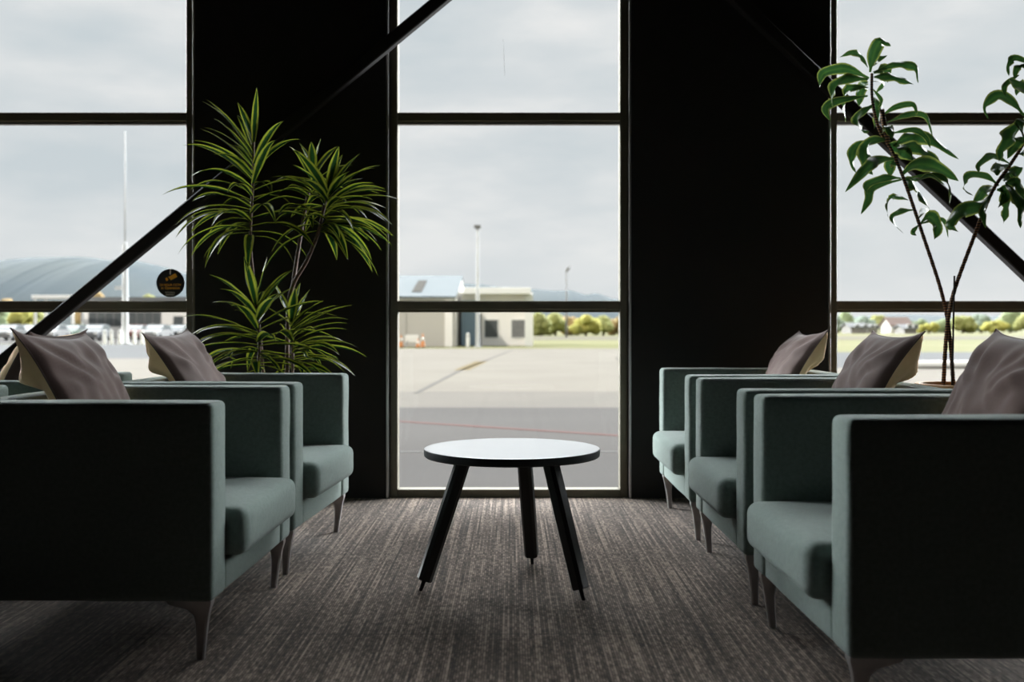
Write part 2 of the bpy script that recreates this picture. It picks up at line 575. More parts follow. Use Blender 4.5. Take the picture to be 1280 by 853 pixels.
def leg_mesh(sx, sy):
    """cast leg: a bracket under the corner that sweeps down to a slim foot; sx, sy point to the chair's corner"""
    bm = bmesh.new()
    ox, oy = sx * (CD / 2 - 0.012), sy * (CW / 2 - 0.014)
    secs = []
    for z, lx, ly, inset in ((CB + 0.002, 0.120, 0.052, 0.000), (CB - 0.010, 0.112, 0.048, 0.000), (CB - 0.024, 0.060, 0.036, 0.004), (CB - 0.040, 0.038, 0.030, 0.008), (CB - 0.065, 0.030, 0.026, 0.012), (CB - 0.10, 0.025, 0.022, 0.017), (0.004, 0.020, 0.020, 0.024), (0.0, 0.019, 0.019, 0.0245)):
        x1, y1 = ox - sx * inset, oy - sy * inset
        x0, y0 = x1 - sx * lx, y1 - sy * ly
        c = 0.18
        secs.append([Vector(p + (z,)) for p in ((x0, y0 + (y1 - y0) * c), (x0 + (x1 - x0) * c, y0), (x1 - (x1 - x0) * c, y0), (x1, y0 + (y1 - y0) * c), (x1, y1 - (y1 - y0) * c), (x1 - (x1 - x0) * c, y1), (x0 + (x1 - x0) * c, y1), (x0, y1 - (y1 - y0) * c))])
    loft(bm, secs)
    return bm


def padded_box(bm, x0, x1, y0, y1, z0, z1, bev, crown=0.0, seg=4, cuts=10):
    """upholstered block: rounded edges and slightly swollen faces"""
    n = cuts
    vs = box(bm, x0, x1, y0, y1, z0, z1)
    es = list(set(e for v in vs for e in v.link_edges))
    bmesh.ops.bevel(bm, geom=es, offset=bev, segments=seg, profile=0.5, affect='EDGES')
    bmesh.ops.subdivide_edges(bm, edges=[e for e in bm.edges if e.calc_length() > 0.12], cuts=n, use_grid_fill=True)
    cx, cy, cz = (x0 + x1) / 2, (y0 + y1) / 2, (z0 + z1) / 2
    for v in bm.verts:
        a, b, c = (v.co.x - cx) / (x1 - x0) * 2, (v.co.y - cy) / (y1 - y0) * 2, (v.co.z - cz) / (z1 - z0) * 2
        w = lambda q: max(0.0, 1 - q * q)
        v.co.x += math.copysign(crown * w(b) * w(c), a) * (abs(a) > 0.93)
        v.co.y += math.copysign(crown * w(a) * w(c), b) * (abs(b) > 0.93)
        v.co.z += math.copysign(crown * w(a) * w(b), c) * (abs(c) > 0.93)
        p = v.co * 9.0
        v.co += Vector((noise.noise(p), noise.noise(p + Vector((7, 0, 0))), noise.noise(p + Vector((0, 7, 0))))) * 0.0016


def make_chair():
    root = empty('armchair')
    for s in (-1, 1):
        bm = bmesh.new()
        ya, yb = (CW / 2 - AT, CW / 2) if s > 0 else (-CW / 2, -CW / 2 + AT)
        padded_box(bm, -CD / 2, CD / 2, ya, yb, CB, CH, 0.017, 0.0015)
        link('armrest', bm, M['green'], root, True)
    bm = bmesh.new()
    padded_box(bm, -CD / 2 + 0.002, -CD / 2 + 0.112, -CW / 2 + AT + 0.0015, CW / 2 - AT - 0.0015, CB, CH - 0.002, 0.020, 0.003)
    link('backrest', bm, M['green'], root, True)
    bm = bmesh.new()
    padded_box(bm, -CD / 2 + 0.114, CD / 2 - 0.004, -CW / 2 + AT + 0.003, CW / 2 - AT - 0.003, CB + 0.002, 0.250, 0.010, 0.0)
    link('seat_base', bm, M['green'], root, True)
    bm = bmesh.new()
    padded_box(bm, -CD / 2 + 0.116, CD / 2 + 0.052, -CW / 2 + AT + 0.004, CW / 2 - AT - 0.004, 0.251, 0.384, 0.034, 0.006, 5)
    link('seat_cushion', bm, M['green'], root, True)
    for sx in (1, -1):
        for sy in (1, -1):
            link('leg', leg_mesh(sx, sy), M['cast'], root, True, auto=35)
    return root


chair0 = make_chair()
CHAIRS = {}


def put_chair(key, corner, facing, turn, label, group):
    """corner: front corner nearest the camera; facing +1 towards +x, -1 towards -x; turn in degrees"""
    o = chair0 if not CHAIRS else dup(chair0)
    rz = math.radians(turn) + (0 if facing > 0 else PI)
    off = Vector((CD / 2, -CW / 2 if facing > 0 else CW / 2, 0))
    off.rotate(Matrix.Rotation(rz, 3, 'Z'))
    o.location = (corner[0] - off.x, corner[1] - off.y, 0)
    o.rotation_euler = (0, 0, rz)
    tag(o, label, 'armchair', group)
    CHAIRS[key] = o
    return o


GR, GL, GB = 'armchairs along the right of the aisle', 'armchairs along the left of the aisle', 'armchairs backing onto the left row'
put_chair('R1', (0.716, 2.12), -1, 0.4, 'sage green armchair nearest the camera on the right of the aisle', GR)
put_chair('R2', (0.719, 3.085), -1, 0.0, 'sage green armchair second from the camera, middle of the right-hand row', GR)
put_chair('R3', (0.717, 4.03), -1, 0.0, 'sage green armchair against the dark pier at the window end of the right row', GR)
put_chair('L1', (-0.772, 2.565), 1, -1.4, 'sage green armchair nearest the camera on the left of the aisle', GL)
put_chair('L2', (-0.757, 3.465), 1, -4.0, 'sage green armchair on the left of the aisle, in front of the striped plant', GL)
put_chair('B1', (-2.42, 2.585), -1, -0.5, 'sage green armchair behind the nearest left armchair, only its back corner showing', GB)
put_chair('B2', (-2.38, 3.585), -1, -0.5, 'sage green armchair behind the large brown cushion, its far corner showing past it', GB)


# ------------------------------------------------------------------ cushions
def cushion_surface(sign, seed, n=44, S=0.495, T=0.062):
    bm = bmesh.new()
    uvl = bm.loops.layers.uv.new('UVMap')
    grid = []
    rnd = random.Random(seed)
    ax = [rnd.uniform(-1, 1) for _ in range(8)]
    for j in range(n + 1):
        row = []
        for i in range(n + 1):
            a, b = -1 + 2 * i / n, -1 + 2 * j / n
            # pinched sides, pulled-out corners
            pin = 0.060
            x = a * (1 - pin * (1 - b * b)) * S * 0.97 / 2
            z = b * (1 - pin * (1 - a * a)) * S / 2
            k = (abs(a) * abs(b)) ** 6
            x *= 1 + 0.05 * k
            z *= 1 + 0.05 * k
            ea, eb = max(0.0, 1 - abs(a) ** 2.4), max(0.0, 1 - abs(b) ** 2.4)
            t = T * (ea * eb) ** 0.46
            edge = min(1.0, 3 * min(1 - abs(a), 1 - abs(b)))
            # creases running in from the corners and soft folds
            r = math.hypot(a, b)
            th = math.atan2(b, a)
            fold = 0.0
            for q in range(4):
                ct = math.atan2((-1, -1, 1, 1)[q], (-1, 1, 1, -1)[q])
                dd = (th - ct + PI) % (2 * PI) - PI
                fold += math.sin(dd * 17 + ax[q] * 3) * math.exp(-(dd * 2.6) ** 2) * max(0, r - 0.35) * 0.9
            fold += noise.noise(Vector((a * 1.6 + seed, b * 2.6, sign * 3.1))) * 0.95
            fold += noise.noise(Vector((a * 4 + seed, b * 3, sign * 5.1))) * 0.50
            fold += (1 - abs(noise.noise(Vector((a * 2.2 + b * 1.5 + seed, b * 1.1 - a * 0.6, sign * 2.7)))) * 6) * 0.22 * max(0.0, 1 - r * 0.6)
            t += fold * 0.0175 * edge
            if sign < 0:
                g = min(1.0, max(0.0, (b - 0.27) / 0.36))
                t *= 1 + 0.75 * g * g * (3 - 2 * g)
            y = -sign * t
            y += 0.010 * noise.noise(Vector((a * 1.2, b * 1.2, seed + 9.0)))
            y += 0.030 * max(0.0, b) ** 2.0      # the top sags back over the chair
            row.append(bm.verts.new((x, y, z)))
        grid.append(row)
    for j in range(n):
        for i in range(n):
            q = [grid[j][i], grid[j][i + 1], grid[j + 1][i + 1], grid[j + 1][i]]
            f = bm.faces.new(q if sign > 0 else q[::-1])
    return bm, grid


def cushion(seed, chair, label, group, flip=False, dy=0.0, yaw=0.0, lean=30.0, roll=0.0, xb=-0.034, zb=0.402):
    """stands on the seat and leans on the backrest; velvet towards the sitter, tan cloth behind"""
    root = empty('scatter_cushion')
    for sign, nm, m in ((-1 if flip else 1, 'velvet_front', M['velvet']), (1 if flip else -1, 'tan_back', M['tan'])):
        bm, grid = cushion_surface(sign, seed)
        o = link(nm, bm, m, root, True)
        if nm == 'tan_back':
            o['label'] = 'tan cotton back'
    # piped seam along the four edges
    bm = bmesh.new()
    _b, g = cushion_surface(1, seed)
    n = len(g) - 1
    loop = [g[0][i].co.copy() for i in range(n)] + [g[j][n].co.copy() for j in range(n)] + [g[n][n - i].co.copy() for i in range(n)] + [g[n - j][0].co.copy() for j in range(n)]
    tube(bm, loop + loop[:1], 0.0022, 6, cap=False)
    _b.free()
    link('seam', bm, M['velvet'], root, True)
    # local frame: x across the seat, y away from the sitter, z up
    c = math.radians(lean)
    up = 0.495 / 2 * 1.03
    loc = Matrix.Translation((xb, dy, zb)) @ Matrix.Rotation(PI / 2 + math.radians(yaw), 4, 'Z') @ Matrix.Rotation(-c, 4, 'X') @ Matrix.Translation((0, 0, up)) @ Matrix.Rotation(math.radians(roll), 4, 'Y')
    cm = Matrix.Translation(chair.location) @ Matrix.Rotation(chair.rotation_euler.z, 4, 'Z')
    mw = cm @ loc
    root.location = mw.to_translation()
    root.rotation_euler = mw.to_euler()
    tag(root, label, 'cushion', group)
    return root


GC = 'brown velvet cushions in the armchairs'
cushion(1.0, CHAIRS['L1'], 'large mauve brown velvet cushion leaning in the nearest left armchair, tan edge showing', GC, dy=0.0, yaw=3, lean=24, roll=2)
cushion(2.3, CHAIRS['L2'], 'mauve brown velvet cushion in the left armchair in front of the striped plant', GC, dy=-0.01, yaw=4, lean=24, roll=-2)
cushion(3.7, CHAIRS['R1'], 'mauve brown velvet cushion in the nearest right armchair, cut by the photo edge', GC, dy=0.0, yaw=-2, lean=24, roll=2)
cushion(4.1, CHAIRS['R2'], 'mauve brown velvet cushion with tan side in the middle right armchair', GC, dy=0.018, yaw=-2, lean=24, roll=0)
cushion(5.9, CHAIRS['R3'], 'mauve brown velvet cushion in the right armchair at the window end', GC, dy=0.0, yaw=-3, lean=24, roll=-1)
cushion(6.2, CHAIRS['B2'], 'brown velvet cushion mostly hidden behind the large left cushion', GC, flip=True, dy=0.015, yaw=1, lean=24, roll=1, xb=0.012)

# ------------------------------------------------------------------ round table
TC = Vector((0.0, 3.38, 0))
TT = 0.463
tb = tag(empty('coffee_table', TC), 'round white coffee table with black edge and three splayed black legs', 'table')
bm = bmesh.new()
lathe(bm, [(0, TT - 0.0015), (0.284, TT - 0.0015), (0.295, TT - 0.0015), (0.2962, TT - 0.0005), (0.295, TT), (0.28, TT), (0, TT)], 96)
link('table_top', bm, M['laminate'], tb, True, auto=40)
bm = bmesh.new()
lathe(bm, [(0, TT - 0.027), (0.293, TT - 0.027), (0.2975, TT - 0.023), (0.2985, TT - 0.006), (0.2975, TT - 0.0016), (0, TT - 0.0016)], 96)
e = link('edge_band', bm, M['edge'], tb, True, auto=40)
e['label'] = 'black edge band'
for fx, fy in ((-0.302, -0.084), (0.075, 0.285), (0.228, -0.200)):
    f = Vector((fx, fy, 0))
    d = f.normalized()
    top = d * 0.168 + Vector((0, 0, TT - 0.034))
    foot = f.copy()
    ax = (top - foot).normalized()
    tang = Vector((-d.y, d.x, 0))
    nrm = ax.cross(tang).normalized()
    a0 = foot + ax * 0.035

    def sec(p, w, t):
        return [p + tang * x * w / 2 + nrm * y * t / 2 for x, y in ((-1, -0.55), (-0.62, -1), (0.62, -1), (1, -0.55), (1, 0.55), (0.62, 1), (-0.62, 1), (-1, 0.55))]
    bm = bmesh.new()
    loft(bm, [sec(a0, 0.045, 0.042), sec(a0 + ax * 0.004, 0.048, 0.046), sec(a0.lerp(top, 0.6), 0.050, 0.048), sec(top, 0.048, 0.046)])
    lg = link('leg', bm, M['ash'], tb, True, auto=25)
    bm = bmesh.new()
    tube(bm, [foot + ax * 0.0375, foot + ax * 0.010, foot + Vector((0, 0, 0.0035)), foot], [0.0075, 0.0065, 0.0065, 0.006], 12)
    link('foot_pin', bm, M['steel_black'], lg, True, auto=40)
    bm = bmesh.new()
    q = d * 0.166
    lathe(bm, [(0, TT - 0.038), (0.034, TT - 0.038), (0.042, TT - 0.0275), (0, TT - 0.0275)], 24, (q.x, q.y, 0))
    link('mounting_plate', bm, M['steel_black'], lg, True, auto=40)


# ------------------------------------------------------------------ plants
def blade(bm, uvl, pts, width, fold=0.25, side_hint=None, twist=0.0, wav=0.0, prof=None, seed=0.0):
    """leaf blade along pts, five vertices across with a gutter down the middle; UV x runs across"""
    n = len(pts)
    rows = []
    prev = None
    for i, p in enumerate(pts):
        t = (pts[min(i + 1, n - 1)] - pts[max(i - 1, 0)]).normalized()
        if side_hint is not None:
            s = t.cross(side_hint)
        else:
            s = t.cross(Vector((0, 0, 1)))
        if s.length < 0.15 and prev is not None:
            s = prev.copy()
        s = s - t * s.dot(t)
        s.normalize()
        if prev is not None and s.dot(prev) < 0:
            s = -s
        prev = s
        nn = s.cross(t).normalized()
        a = twist * (i / (n - 1))
        s2 = s * math.cos(a) + nn * math.sin(a)
        n2 = s2.cross(t).normalized()
        f = i / (n - 1)
        w = width * 0.5 * (prof(f) if prof else 1)
        row = []
        for k in range(5):
            c = (k - 2) / 2.0
            wv = wav * math.sin(f * 15 + seed + k * 0.6) * w * abs(c)
            row.append(bm.verts.new(p + s2 * (c * w) + n2 * (fold * w * (abs(c) - 0.5) + wv)))
        rows.append(row)
    for r0, r1 in zip(rows, rows[1:]):
        for k in range(4):
            f = bm.faces.new((r0[k], r0[k + 1], r1[k + 1], r1[k]))
            us = (k / 4, (k + 1) / 4, (k + 1) / 4, k / 4)
            for lp, uu in zip(f.loops, us):
                lp[uvl].uv = (uu, 0.5)


def strap(f):
    return (0.40 + 0.60 * min(1, f * 3.2)) * (1 - max(0, (f - 0.45) / 0.55) ** 1.7) + 0.012


def soft_wall(p, lim=4.90, w=0.12):
    if p.y > lim - w:
        p.y = lim - w + w * math.tanh((p.y - lim + w) / w)
    return p


def strap_leaf(bm, uvl, base, az, el, length, width, droop, rnd, lim=4.90, n=14):
    d = Vector((math.cos(az) * math.cos(el), math.sin(az) * math.cos(el), math.sin(el)))
    p = base.copy()
    pts = [p.copy()]
    for i in range(n):
        d = (d + Vector((0, 0, -1)) * droop * (0.3 + 1.4 * i / n) / n).normalized()
        p = p + d * length / n
        q = soft_wall(p.copy(), lim)
        if q.z < 0.74 and q.y < 4.40:
            q.y = 4.40 - 0.02 * math.tanh((4.40 - q.y) / 0.2)
        pts.append(q)
    blade(bm, uvl, pts, width, 0.35, None, rnd.uniform(-0.6, 0.6), 0.05, strap, rnd.uniform(0, 6))


def head(name, root, path, count, length, width, el_top, el_bot, droop, seed, m, az_bias=None, mids=0.0):
    """crown of strap leaves along a stem: upright at the tip, arching further down"""
    rnd = random.Random(seed)
    bm = bmesh.new()
    uvl = bm.loops.layers.uv.new('UVMap')
    o = root.location
    for i in range(count):
        f = (i / (count - 1)) ** 0.9
        q = f * (len(path) - 1)
        k = min(int(q), len(path) - 2)
        base = path[k].lerp(path[k + 1], q - k)
        az = i * 2.39996 + rnd.uniform(-0.3, 0.3)
        if az_bias is not None and rnd.random() < az_bias[1]:
            az = az_bias[0] + rnd.uniform(-1.0, 1.0)
        el = el_top + (el_bot - el_top) * f ** 0.55 + rnd.uniform(-0.14, 0.14)
        ln = length * (0.66 + 0.38 * min(1, f * 2.2)) * rnd.uniform(0.82, 1.12)
        dr = droop * (0.18 + 0.95 * f ** 0.6) * rnd.uniform(0.75, 1.25)
        strap_leaf(bm, uvl, base, az, el, ln, width * rnd.uniform(0.82, 1.15), dr, rnd)
    bmesh.ops.translate(bm, verts=bm.verts, vec=-Vector(o))
    me_o = link(name, bm, m, root, True)
    return me_o


def pot(root, r0, r1, h, m, soil):
    bm = bmesh.new()
    lathe(bm, [(0, 0), (r0 * 0.96, 0), (r0, 0.008), (r1, h - 0.008), (r1 - 0.004, h), (r1 - 0.022, h), (r1 - 0.026, h - 0.006), (r1 - 0.030, h - 0.05), (0, h - 0.05)], 48)
    link('planter_pot', bm, m, root, True, auto=40)
    bm = bmesh.new()
    rings = [(0, h - 0.022), (r1 * 0.3, h - 0.022), (r1 * 0.6, h - 0.024), (r1 - 0.030, h - 0.028), (r1 - 0.030, h - 0.048), (0, h - 0.048)]
    lathe(bm, rings, 40)
    for v in bm.verts:
        if v.co.z > h - 0.03:
            v.co.z += 0.006 * noise.noise(v.co * 60)
    link('soil', bm, soil, root, True)


# striped dracaena behind the left armchair
PY = 4.60
lp = tag(empty('potted_dracaena', (P(345, 400, PY).x, PY, 0)), 'tall dracaena with yellow and green striped strap leaves before the dark pier', 'potted plant')
pot(lp, 0.15, 0.20, 0.44, simple('charcoal_planter', (0.03, 0.03, 0.032), None, 6, 0.6), M['bark_mulch'])


def stem(root, name, pts, r, m):
    bm = bmesh.new()
    # ringed cane: the radius ripples along the stem
    out, rad = [], []
    pts = [Vector(p) for p in pts]
    for i in range(len(pts) - 1):
        p0, p1, p2, p3 = pts[max(i - 1, 0)], pts[i], pts[i + 1], pts[min(i + 2, len(pts) - 1)]
        for k in range(14):
            t = k / 14
            out.append(0.5 * ((2 * p1) + (p2 - p0) * t + (2 * p0 - 5 * p1 + 4 * p2 - p3) * t * t + (3 * p1 - p0 - 3 * p2 + p3) * t ** 3))
    out.append(pts[-1])
    for i in range(len(out)):
        f = i / (len(out) - 1)
        rr = r[0] + (r[1] - r[0]) * f
        rad.append(rr * (1.08 if i % 2 else 0.94))
    o = root.location
    tube(bm, [p - Vector(o) for p in out], rad, 8)
    return link(name, bm, m, root, True)


def Q(px, py, dy=0.0, Y=PY):
    return P(px, py, Y + dy)


base_l = Vector((lp.location.x, PY, 0.415))
top1 = [Q(317, 172, 0.02), Q(317, 215, 0.02), Q(314, 262, 0.02), Q(313, 296, 0.02)]
stem(lp, 'stem', [base_l + Vector((-0.05, 0.03, 0)), Q(326, 430, 0.03), Q(317, 350, 0.02), Q(313, 300, 0.02), Q(316, 230, 0.02), Q(317, 178, 0.02)], (0.0085, 0.006), M['stem'])
head('foliage', lp, top1, 46, 0.37, 0.040, 1.40, 0.05, 1.25, 11, M['lemon'], (PI, 0.38))
stem(lp, 'stem', [base_l + Vector((0.05, 0.0, 0)), Q(360, 400, 0.0), Q(366, 358, 0.0), Q(384, 325, -0.03), Q(398, 290, -0.05), Q(408, 245, -0.06)], (0.011, 0.007), M['stem'])
head('foliage', lp, [Q(410, 234, -0.06), Q(410, 252, -0.06), Q(407, 272, -0.06), Q(401, 290, -0.05)], 54, 0.31, 0.041, 1.25, -0.15, 1.15, 23, M['lemon'], (-0.1, 0.52))
stem(lp, 'stem', [Q(366, 358, 0.0), Q(372, 318, 0.03), Q(380, 270, 0.04), Q(391, 215, 0.04)], (0.010, 0.007), M['stem'])
head('foliage', lp, [Q(392, 208, 0.04), Q(390, 235, 0.04), Q(382, 268, 0.04)], 24, 0.22, 0.038, 1.42, 0.2, 1.3, 31, M['lemon'])
stem(lp, 'stem', [base_l + Vector((-0.09, -0.07, 0)), Q(324, 440, -0.10), Q(321, 400, -0.11), Q(320, 380, -0.11)], (0.008, 0.006), M['stem'])
head('foliage', lp, [Q(320, 378, -0.11), Q(321, 398, -0.11), Q(322, 420, -0.11), Q(323, 440, -0.10), Q(324, 462, -0.09)], 42, 0.345, 0.045, 1.35, -0.05, 1.15, 47, M['lemon'], (PI * 0.95, 0.15))
stem(lp, 'stem', [base_l + Vector((0.08, -0.05, 0)), Q(366, 440, -0.06), Q(364, 410, -0.06)], (0.008, 0.006), M['stem'])
head('foliage', lp, [Q(364, 398, -0.06), Q(365, 418, -0.06), Q(367, 440, -0.06), Q(368, 462, -0.05)], 36, 0.31, 0.043, 1.2, 0.0, 1.0, 59, M['lemon'], (-0.1, 0.30))

# broad-leaved dracaena on the right
RY = 4.40
rp_c = Vector((2.005, RY + 0.02, 0))
rp = tag(empty('potted_dracaena', rp_c), 'leggy dracaena with drooping dark green leaves on crossing canes by the right window', 'potted plant')
pot(rp, 0.165, 0.205, 0.622, M['pot_wood'], M['bark_mulch'])


def R(px, py, dy=0.0):
    return P(px, py, RY + dy)


def c1(x, y):
    return (1010 + x / 3.28, 40 + y / 3.28)


def c2(x, y):
    return (1150 + x / 3.554, 60 + y / 3.554)


stemA = [R(1192, 487, 0.0), R(1187, 420, 0.01), R(1177, 366, 0.02), R(1153, 292, 0.03)] + [R(*c1(x, y), 0.03) for x, y in ((395, 610), (345, 490), (290, 395), (264, 280), (262, 170))]
stemB = [R(1179, 487, 0.02), R(1183, 420, 0.0), R(1191, 370, -0.03), R(1216, 300, -0.05)] + [R(*c2(x, y), -0.06) for x, y in ((320, 640), (400, 520), (465, 410), (505, 270), (520, 130))]
stem(rp, 'stem', stemA, (0.0090, 0.0065), M['stem2'])
stem(rp, 'stem', stemB, (0.0095, 0.0070), M['stem2'])
bm = bmesh.new()
tube(bm, [R(*c1(303, 318), 0.0) - rp_c, R(*c1(312, 380), 0.0) - rp_c, R(*c1(330, 455), 0.02) - rp_c], [0.011, 0.012, 0.010], 8)
link('cut_stump', bm, M['stem2'], rp, True)
bm = bmesh.new()
tube(bm, [R(1190, 487, -0.08) - rp_c, R(1193, 345, -0.06) - rp_c], [0.0045, 0.004], 8)
link('support_stick', bm, M['steel_black'], rp, True)

LA = [
    ((255, 165), (268, 95), (298, 38), (340, 58), 50), ((245, 145), (215, 98), (180, 85), (128, 104), 24), ((255, 145), (285, 115), (325, 96), 22),
    ((250, 190), (150, 150), (62, 172), (47, 228), 44), ((245, 195), (145, 195), (97, 250), (105, 312), 50), ((245, 210), (220, 230), (208, 305), 46),
    ((248, 228), (165, 232), (148, 300), (155, 372), 42), ((245, 262), (130, 280), (72, 312), (92, 366), 36), ((268, 165), (370, 132), (440, 148), (452, 210), 34),
    ((270, 185), (350, 185), (436, 216), 36), ((270, 170), (322, 150), (326, 208), 36), ((262, 200), (310, 210), (270, 260), 20),
    ((300, 345), (360, 308), (430, 298), (448, 345), 24), ((320, 375), (400, 342), (480, 345), (512, 432), 24), ((335, 418), (430, 402), (482, 430), (502, 478), 24),
    ((350, 468), (420, 428), (500, 442), (618, 522), 52), ((365, 480), (440, 470), (500, 510), (565, 565), 58), ((385, 585), (450, 540), (540, 562), (618, 612), 58),
    ((330, 440), (250, 452), (232, 535), (266, 586), 52), ((325, 445), (205, 465), (178, 520), (196, 578), 36), ((330, 462), (380, 480), (445, 535), 56),
    ((355, 520), (280, 528), (225, 575), (152, 657), 46), ((368, 545), (340, 535), (338, 596), 52), ((380, 600), (310, 600), (240, 632), (245, 665), 34),
    ((385, 605), (262, 640), (248, 690), (217, 748), 36), ((392, 615), (430, 630), (500, 728), 62), ((412, 690), (355, 675), (325, 700), (328, 760), 28),
    ((432, 730), (372, 738), (346, 775), (392, 826), 30), ((395, 600), (530, 588), (582, 640), (578, 715), 24), ((400, 595), (450, 607), (500, 588), (562, 628), 18),
    ((455, 800), (495, 755), (532, 800), (517, 852), 50), ((450, 765), (480, 728), (502, 748), 34), ((455, 790), (550, 768), (575, 845), 16),
    ((268, 300), (205, 345), (212, 395), (252, 410), 50), ((265, 265), (290, 330), (270, 400), 40), ((300, 420), (330, 390), (345, 440), 40),
    ((262, 230), (300, 280), (285, 320), 14), ((455, 790), (430, 820), (445, 835), 18),
]
LB = [
    ((462, 300), (408, 238), (350, 212), (290, 255), (303, 314), 44), ((500, 215), (440, 165), (395, 138), 42), ((440, 120), (378, 165), (380, 215), 24),
    ((512, 80), (430, 45), (395, 72), (395, 125), 30), ((512, 75), (440, 80), (420, 137), 34), ((480, 170), (440, 175), (428, 212), 30),
    ((468, 315), (410, 375), (372, 440), (350, 505), 66), ((462, 400), (430, 420), (388, 492), 48), ((400, 515), (320, 478), (264, 520), (260, 562), 30),
    ((350, 612), (290, 568), (213, 572), (194, 622), (236, 656), 38), ((368, 592), (405, 560), (456, 530), 62), ((395, 520), (345, 530), (342, 568), 42),
    ((338, 625), (280, 640), (233, 718), 46), ((320, 650), (268, 702), (185, 722), (133, 790), (172, 818), 60), ((312, 660), (280, 722), (292, 802), 28),
    ((342, 630), (392, 638), (346, 712), 46), ((358, 618), (384, 700), (370, 782), 46), ((378, 602), (432, 600), (458, 664), 46),
    ((380, 605), (442, 680), (446, 802), 48), ((400, 560), (450, 640), (464, 692), 34), ((440, 470), (500, 460), (560, 520), 50), ((470, 400), (540, 380), (600, 440), 50),
    ((500, 300), (570, 260), (640, 310), 46), ((512, 150), (580, 100), (650, 150), 44), ((518, 140), (530, 60), (560, 20), 46), ((515, 150), (600, 180), (640, 260), 40), ((490, 340), (440, 330), (470, 420), 36),
    ((518, 140), (490, 60), (470, 30), 40),
]


def lance(f):
    if f < 0.14:
        return 0.16 + 0.10 * f / 0.14
    g = (f - 0.14) / 0.86
    return 0.26 + 0.74 * math.sin(PI * min(1, g * 1.02) ** 0.82) ** 0.9 - 0.25 * g


def broad_foliage(leaves, conv, sc, seed, dy0):
    rnd = random.Random(seed)
    bm = bmesh.new()
    uvl = bm.loops.layers.uv.new('UVMap')
    for lf in leaves:
        pts2 = [conv(*q) for q in lf[:-1]]
        w = 1.22 * lf[-1] / sc / F * RY
        reach = rnd.uniform(-0.16, 0.16)
        m = len(pts2)
        ctrl = [P(x, y, RY + dy0 + reach * math.sin(0.5 * PI * i / (m - 1))) for i, (x, y) in enumerate(pts2)]
        out = []
        for i in range(m - 1):
            p0, p1, p2, p3 = ctrl[max(i - 1, 0)], ctrl[i], ctrl[i + 1], ctrl[min(i + 2, m - 1)]
            for k in range(6):
                t = k / 6
                out.append(0.5 * ((2 * p1) + (p2 - p0) * t + (2 * p0 - 5 * p1 + 4 * p2 - p3) * t * t + (3 * p1 - p0 - 3 * p2 + p3) * t ** 3))
        out.append(ctrl[-1])
        out = [soft_wall(q, 4.90) - rp_c for q in out]
        hint = Vector((rnd.uniform(-0.5, 0.5), 1, rnd.uniform(-0.5, 0.5)))
        blade(bm, uvl, out, w, rnd.uniform(0.2, 0.6), hint, rnd.uniform(-1.3, 1.3), 0.50, lance, rnd.uniform(0, 6))
    return link('foliage', bm, M['deep'], rp, True)


broad_foliage(LA, c1, 3.28, 3, 0.03)
broad_foliage(LB, c2, 3.554, 5, -0.06)

# ------------------------------------------------------------------ outdoors
GZ = -0.30


def gdepth(py):
    return F * (H - GZ) / (py - HY)


def slab(name, poly, m, top, thick=0.08):
    bm = bmesh.new()
    prism(bm, poly, top - thick, top)
    return tag(link(name, bm, m), kind='structure')


slab('field', [(-1500, 5.5), (1500, 5.5), (1500, 2600), (-1500, 2600)], M['grass'], GZ - 0.03, 0.2)
slab('asphalt_pavement', [(-60, 5.25), (60, 5.25), (60, 14.6), (-60, 14.6)], M['asphalt'], GZ)
slab('concrete_pavement', [(-60, 14.6), (60, 14.6), (60, 18.3), (-60, 18.3)], M['concrete2'], GZ)
slab('apron_pavement', [(-60, 18.3), (60, 18.3), (60, 29), (9, 29), (9, 56), (-12.5, 56), (-12.5, 38), (-60, 38)], M['concrete'], GZ)
slab('road', [(9, 29), (90, 29), (90, 48), (9, 48)], M['road'], GZ - 0.005)
slab('access_road', [(-90, 38), (-12.5, 38), (-12.5, 71), (-90, 71)], M['road'], GZ - 0.005)
slab('car_park_pavement', [(-140, 74), (-14, 74), (-14, 135), (-140, 135)], M['asphalt'], GZ - 0.005)
slab('dry_field', [(2, 96), (160, 110), (160, 150), (2, 140)], M['drygrass'], GZ - 0.02)


def ground_line(name, pts, w, m, label):
    """painted line lying on the pavement"""
    bm = bmesh.new()
    for (x0, y0), (x1, y1) in zip(pts, pts[1:]):
        d = Vector((x1 - x0, y1 - y0, 0)).normalized()
        n = Vector((-d.y, d.x, 0)) * w / 2
        prism(bm, [(x0 + n.x, y0 + n.y), (x0 - n.x, y0 - n.y), (x1 - n.x, y1 - n.y), (x1 + n.x, y1 + n.y)], GZ - 0.004, GZ + 0.004)
    return tag(link(name, bm, m), kind='structure')


def gp(px, py):
    d = gdepth(py)
    return ((px - 640) / F * d, d)


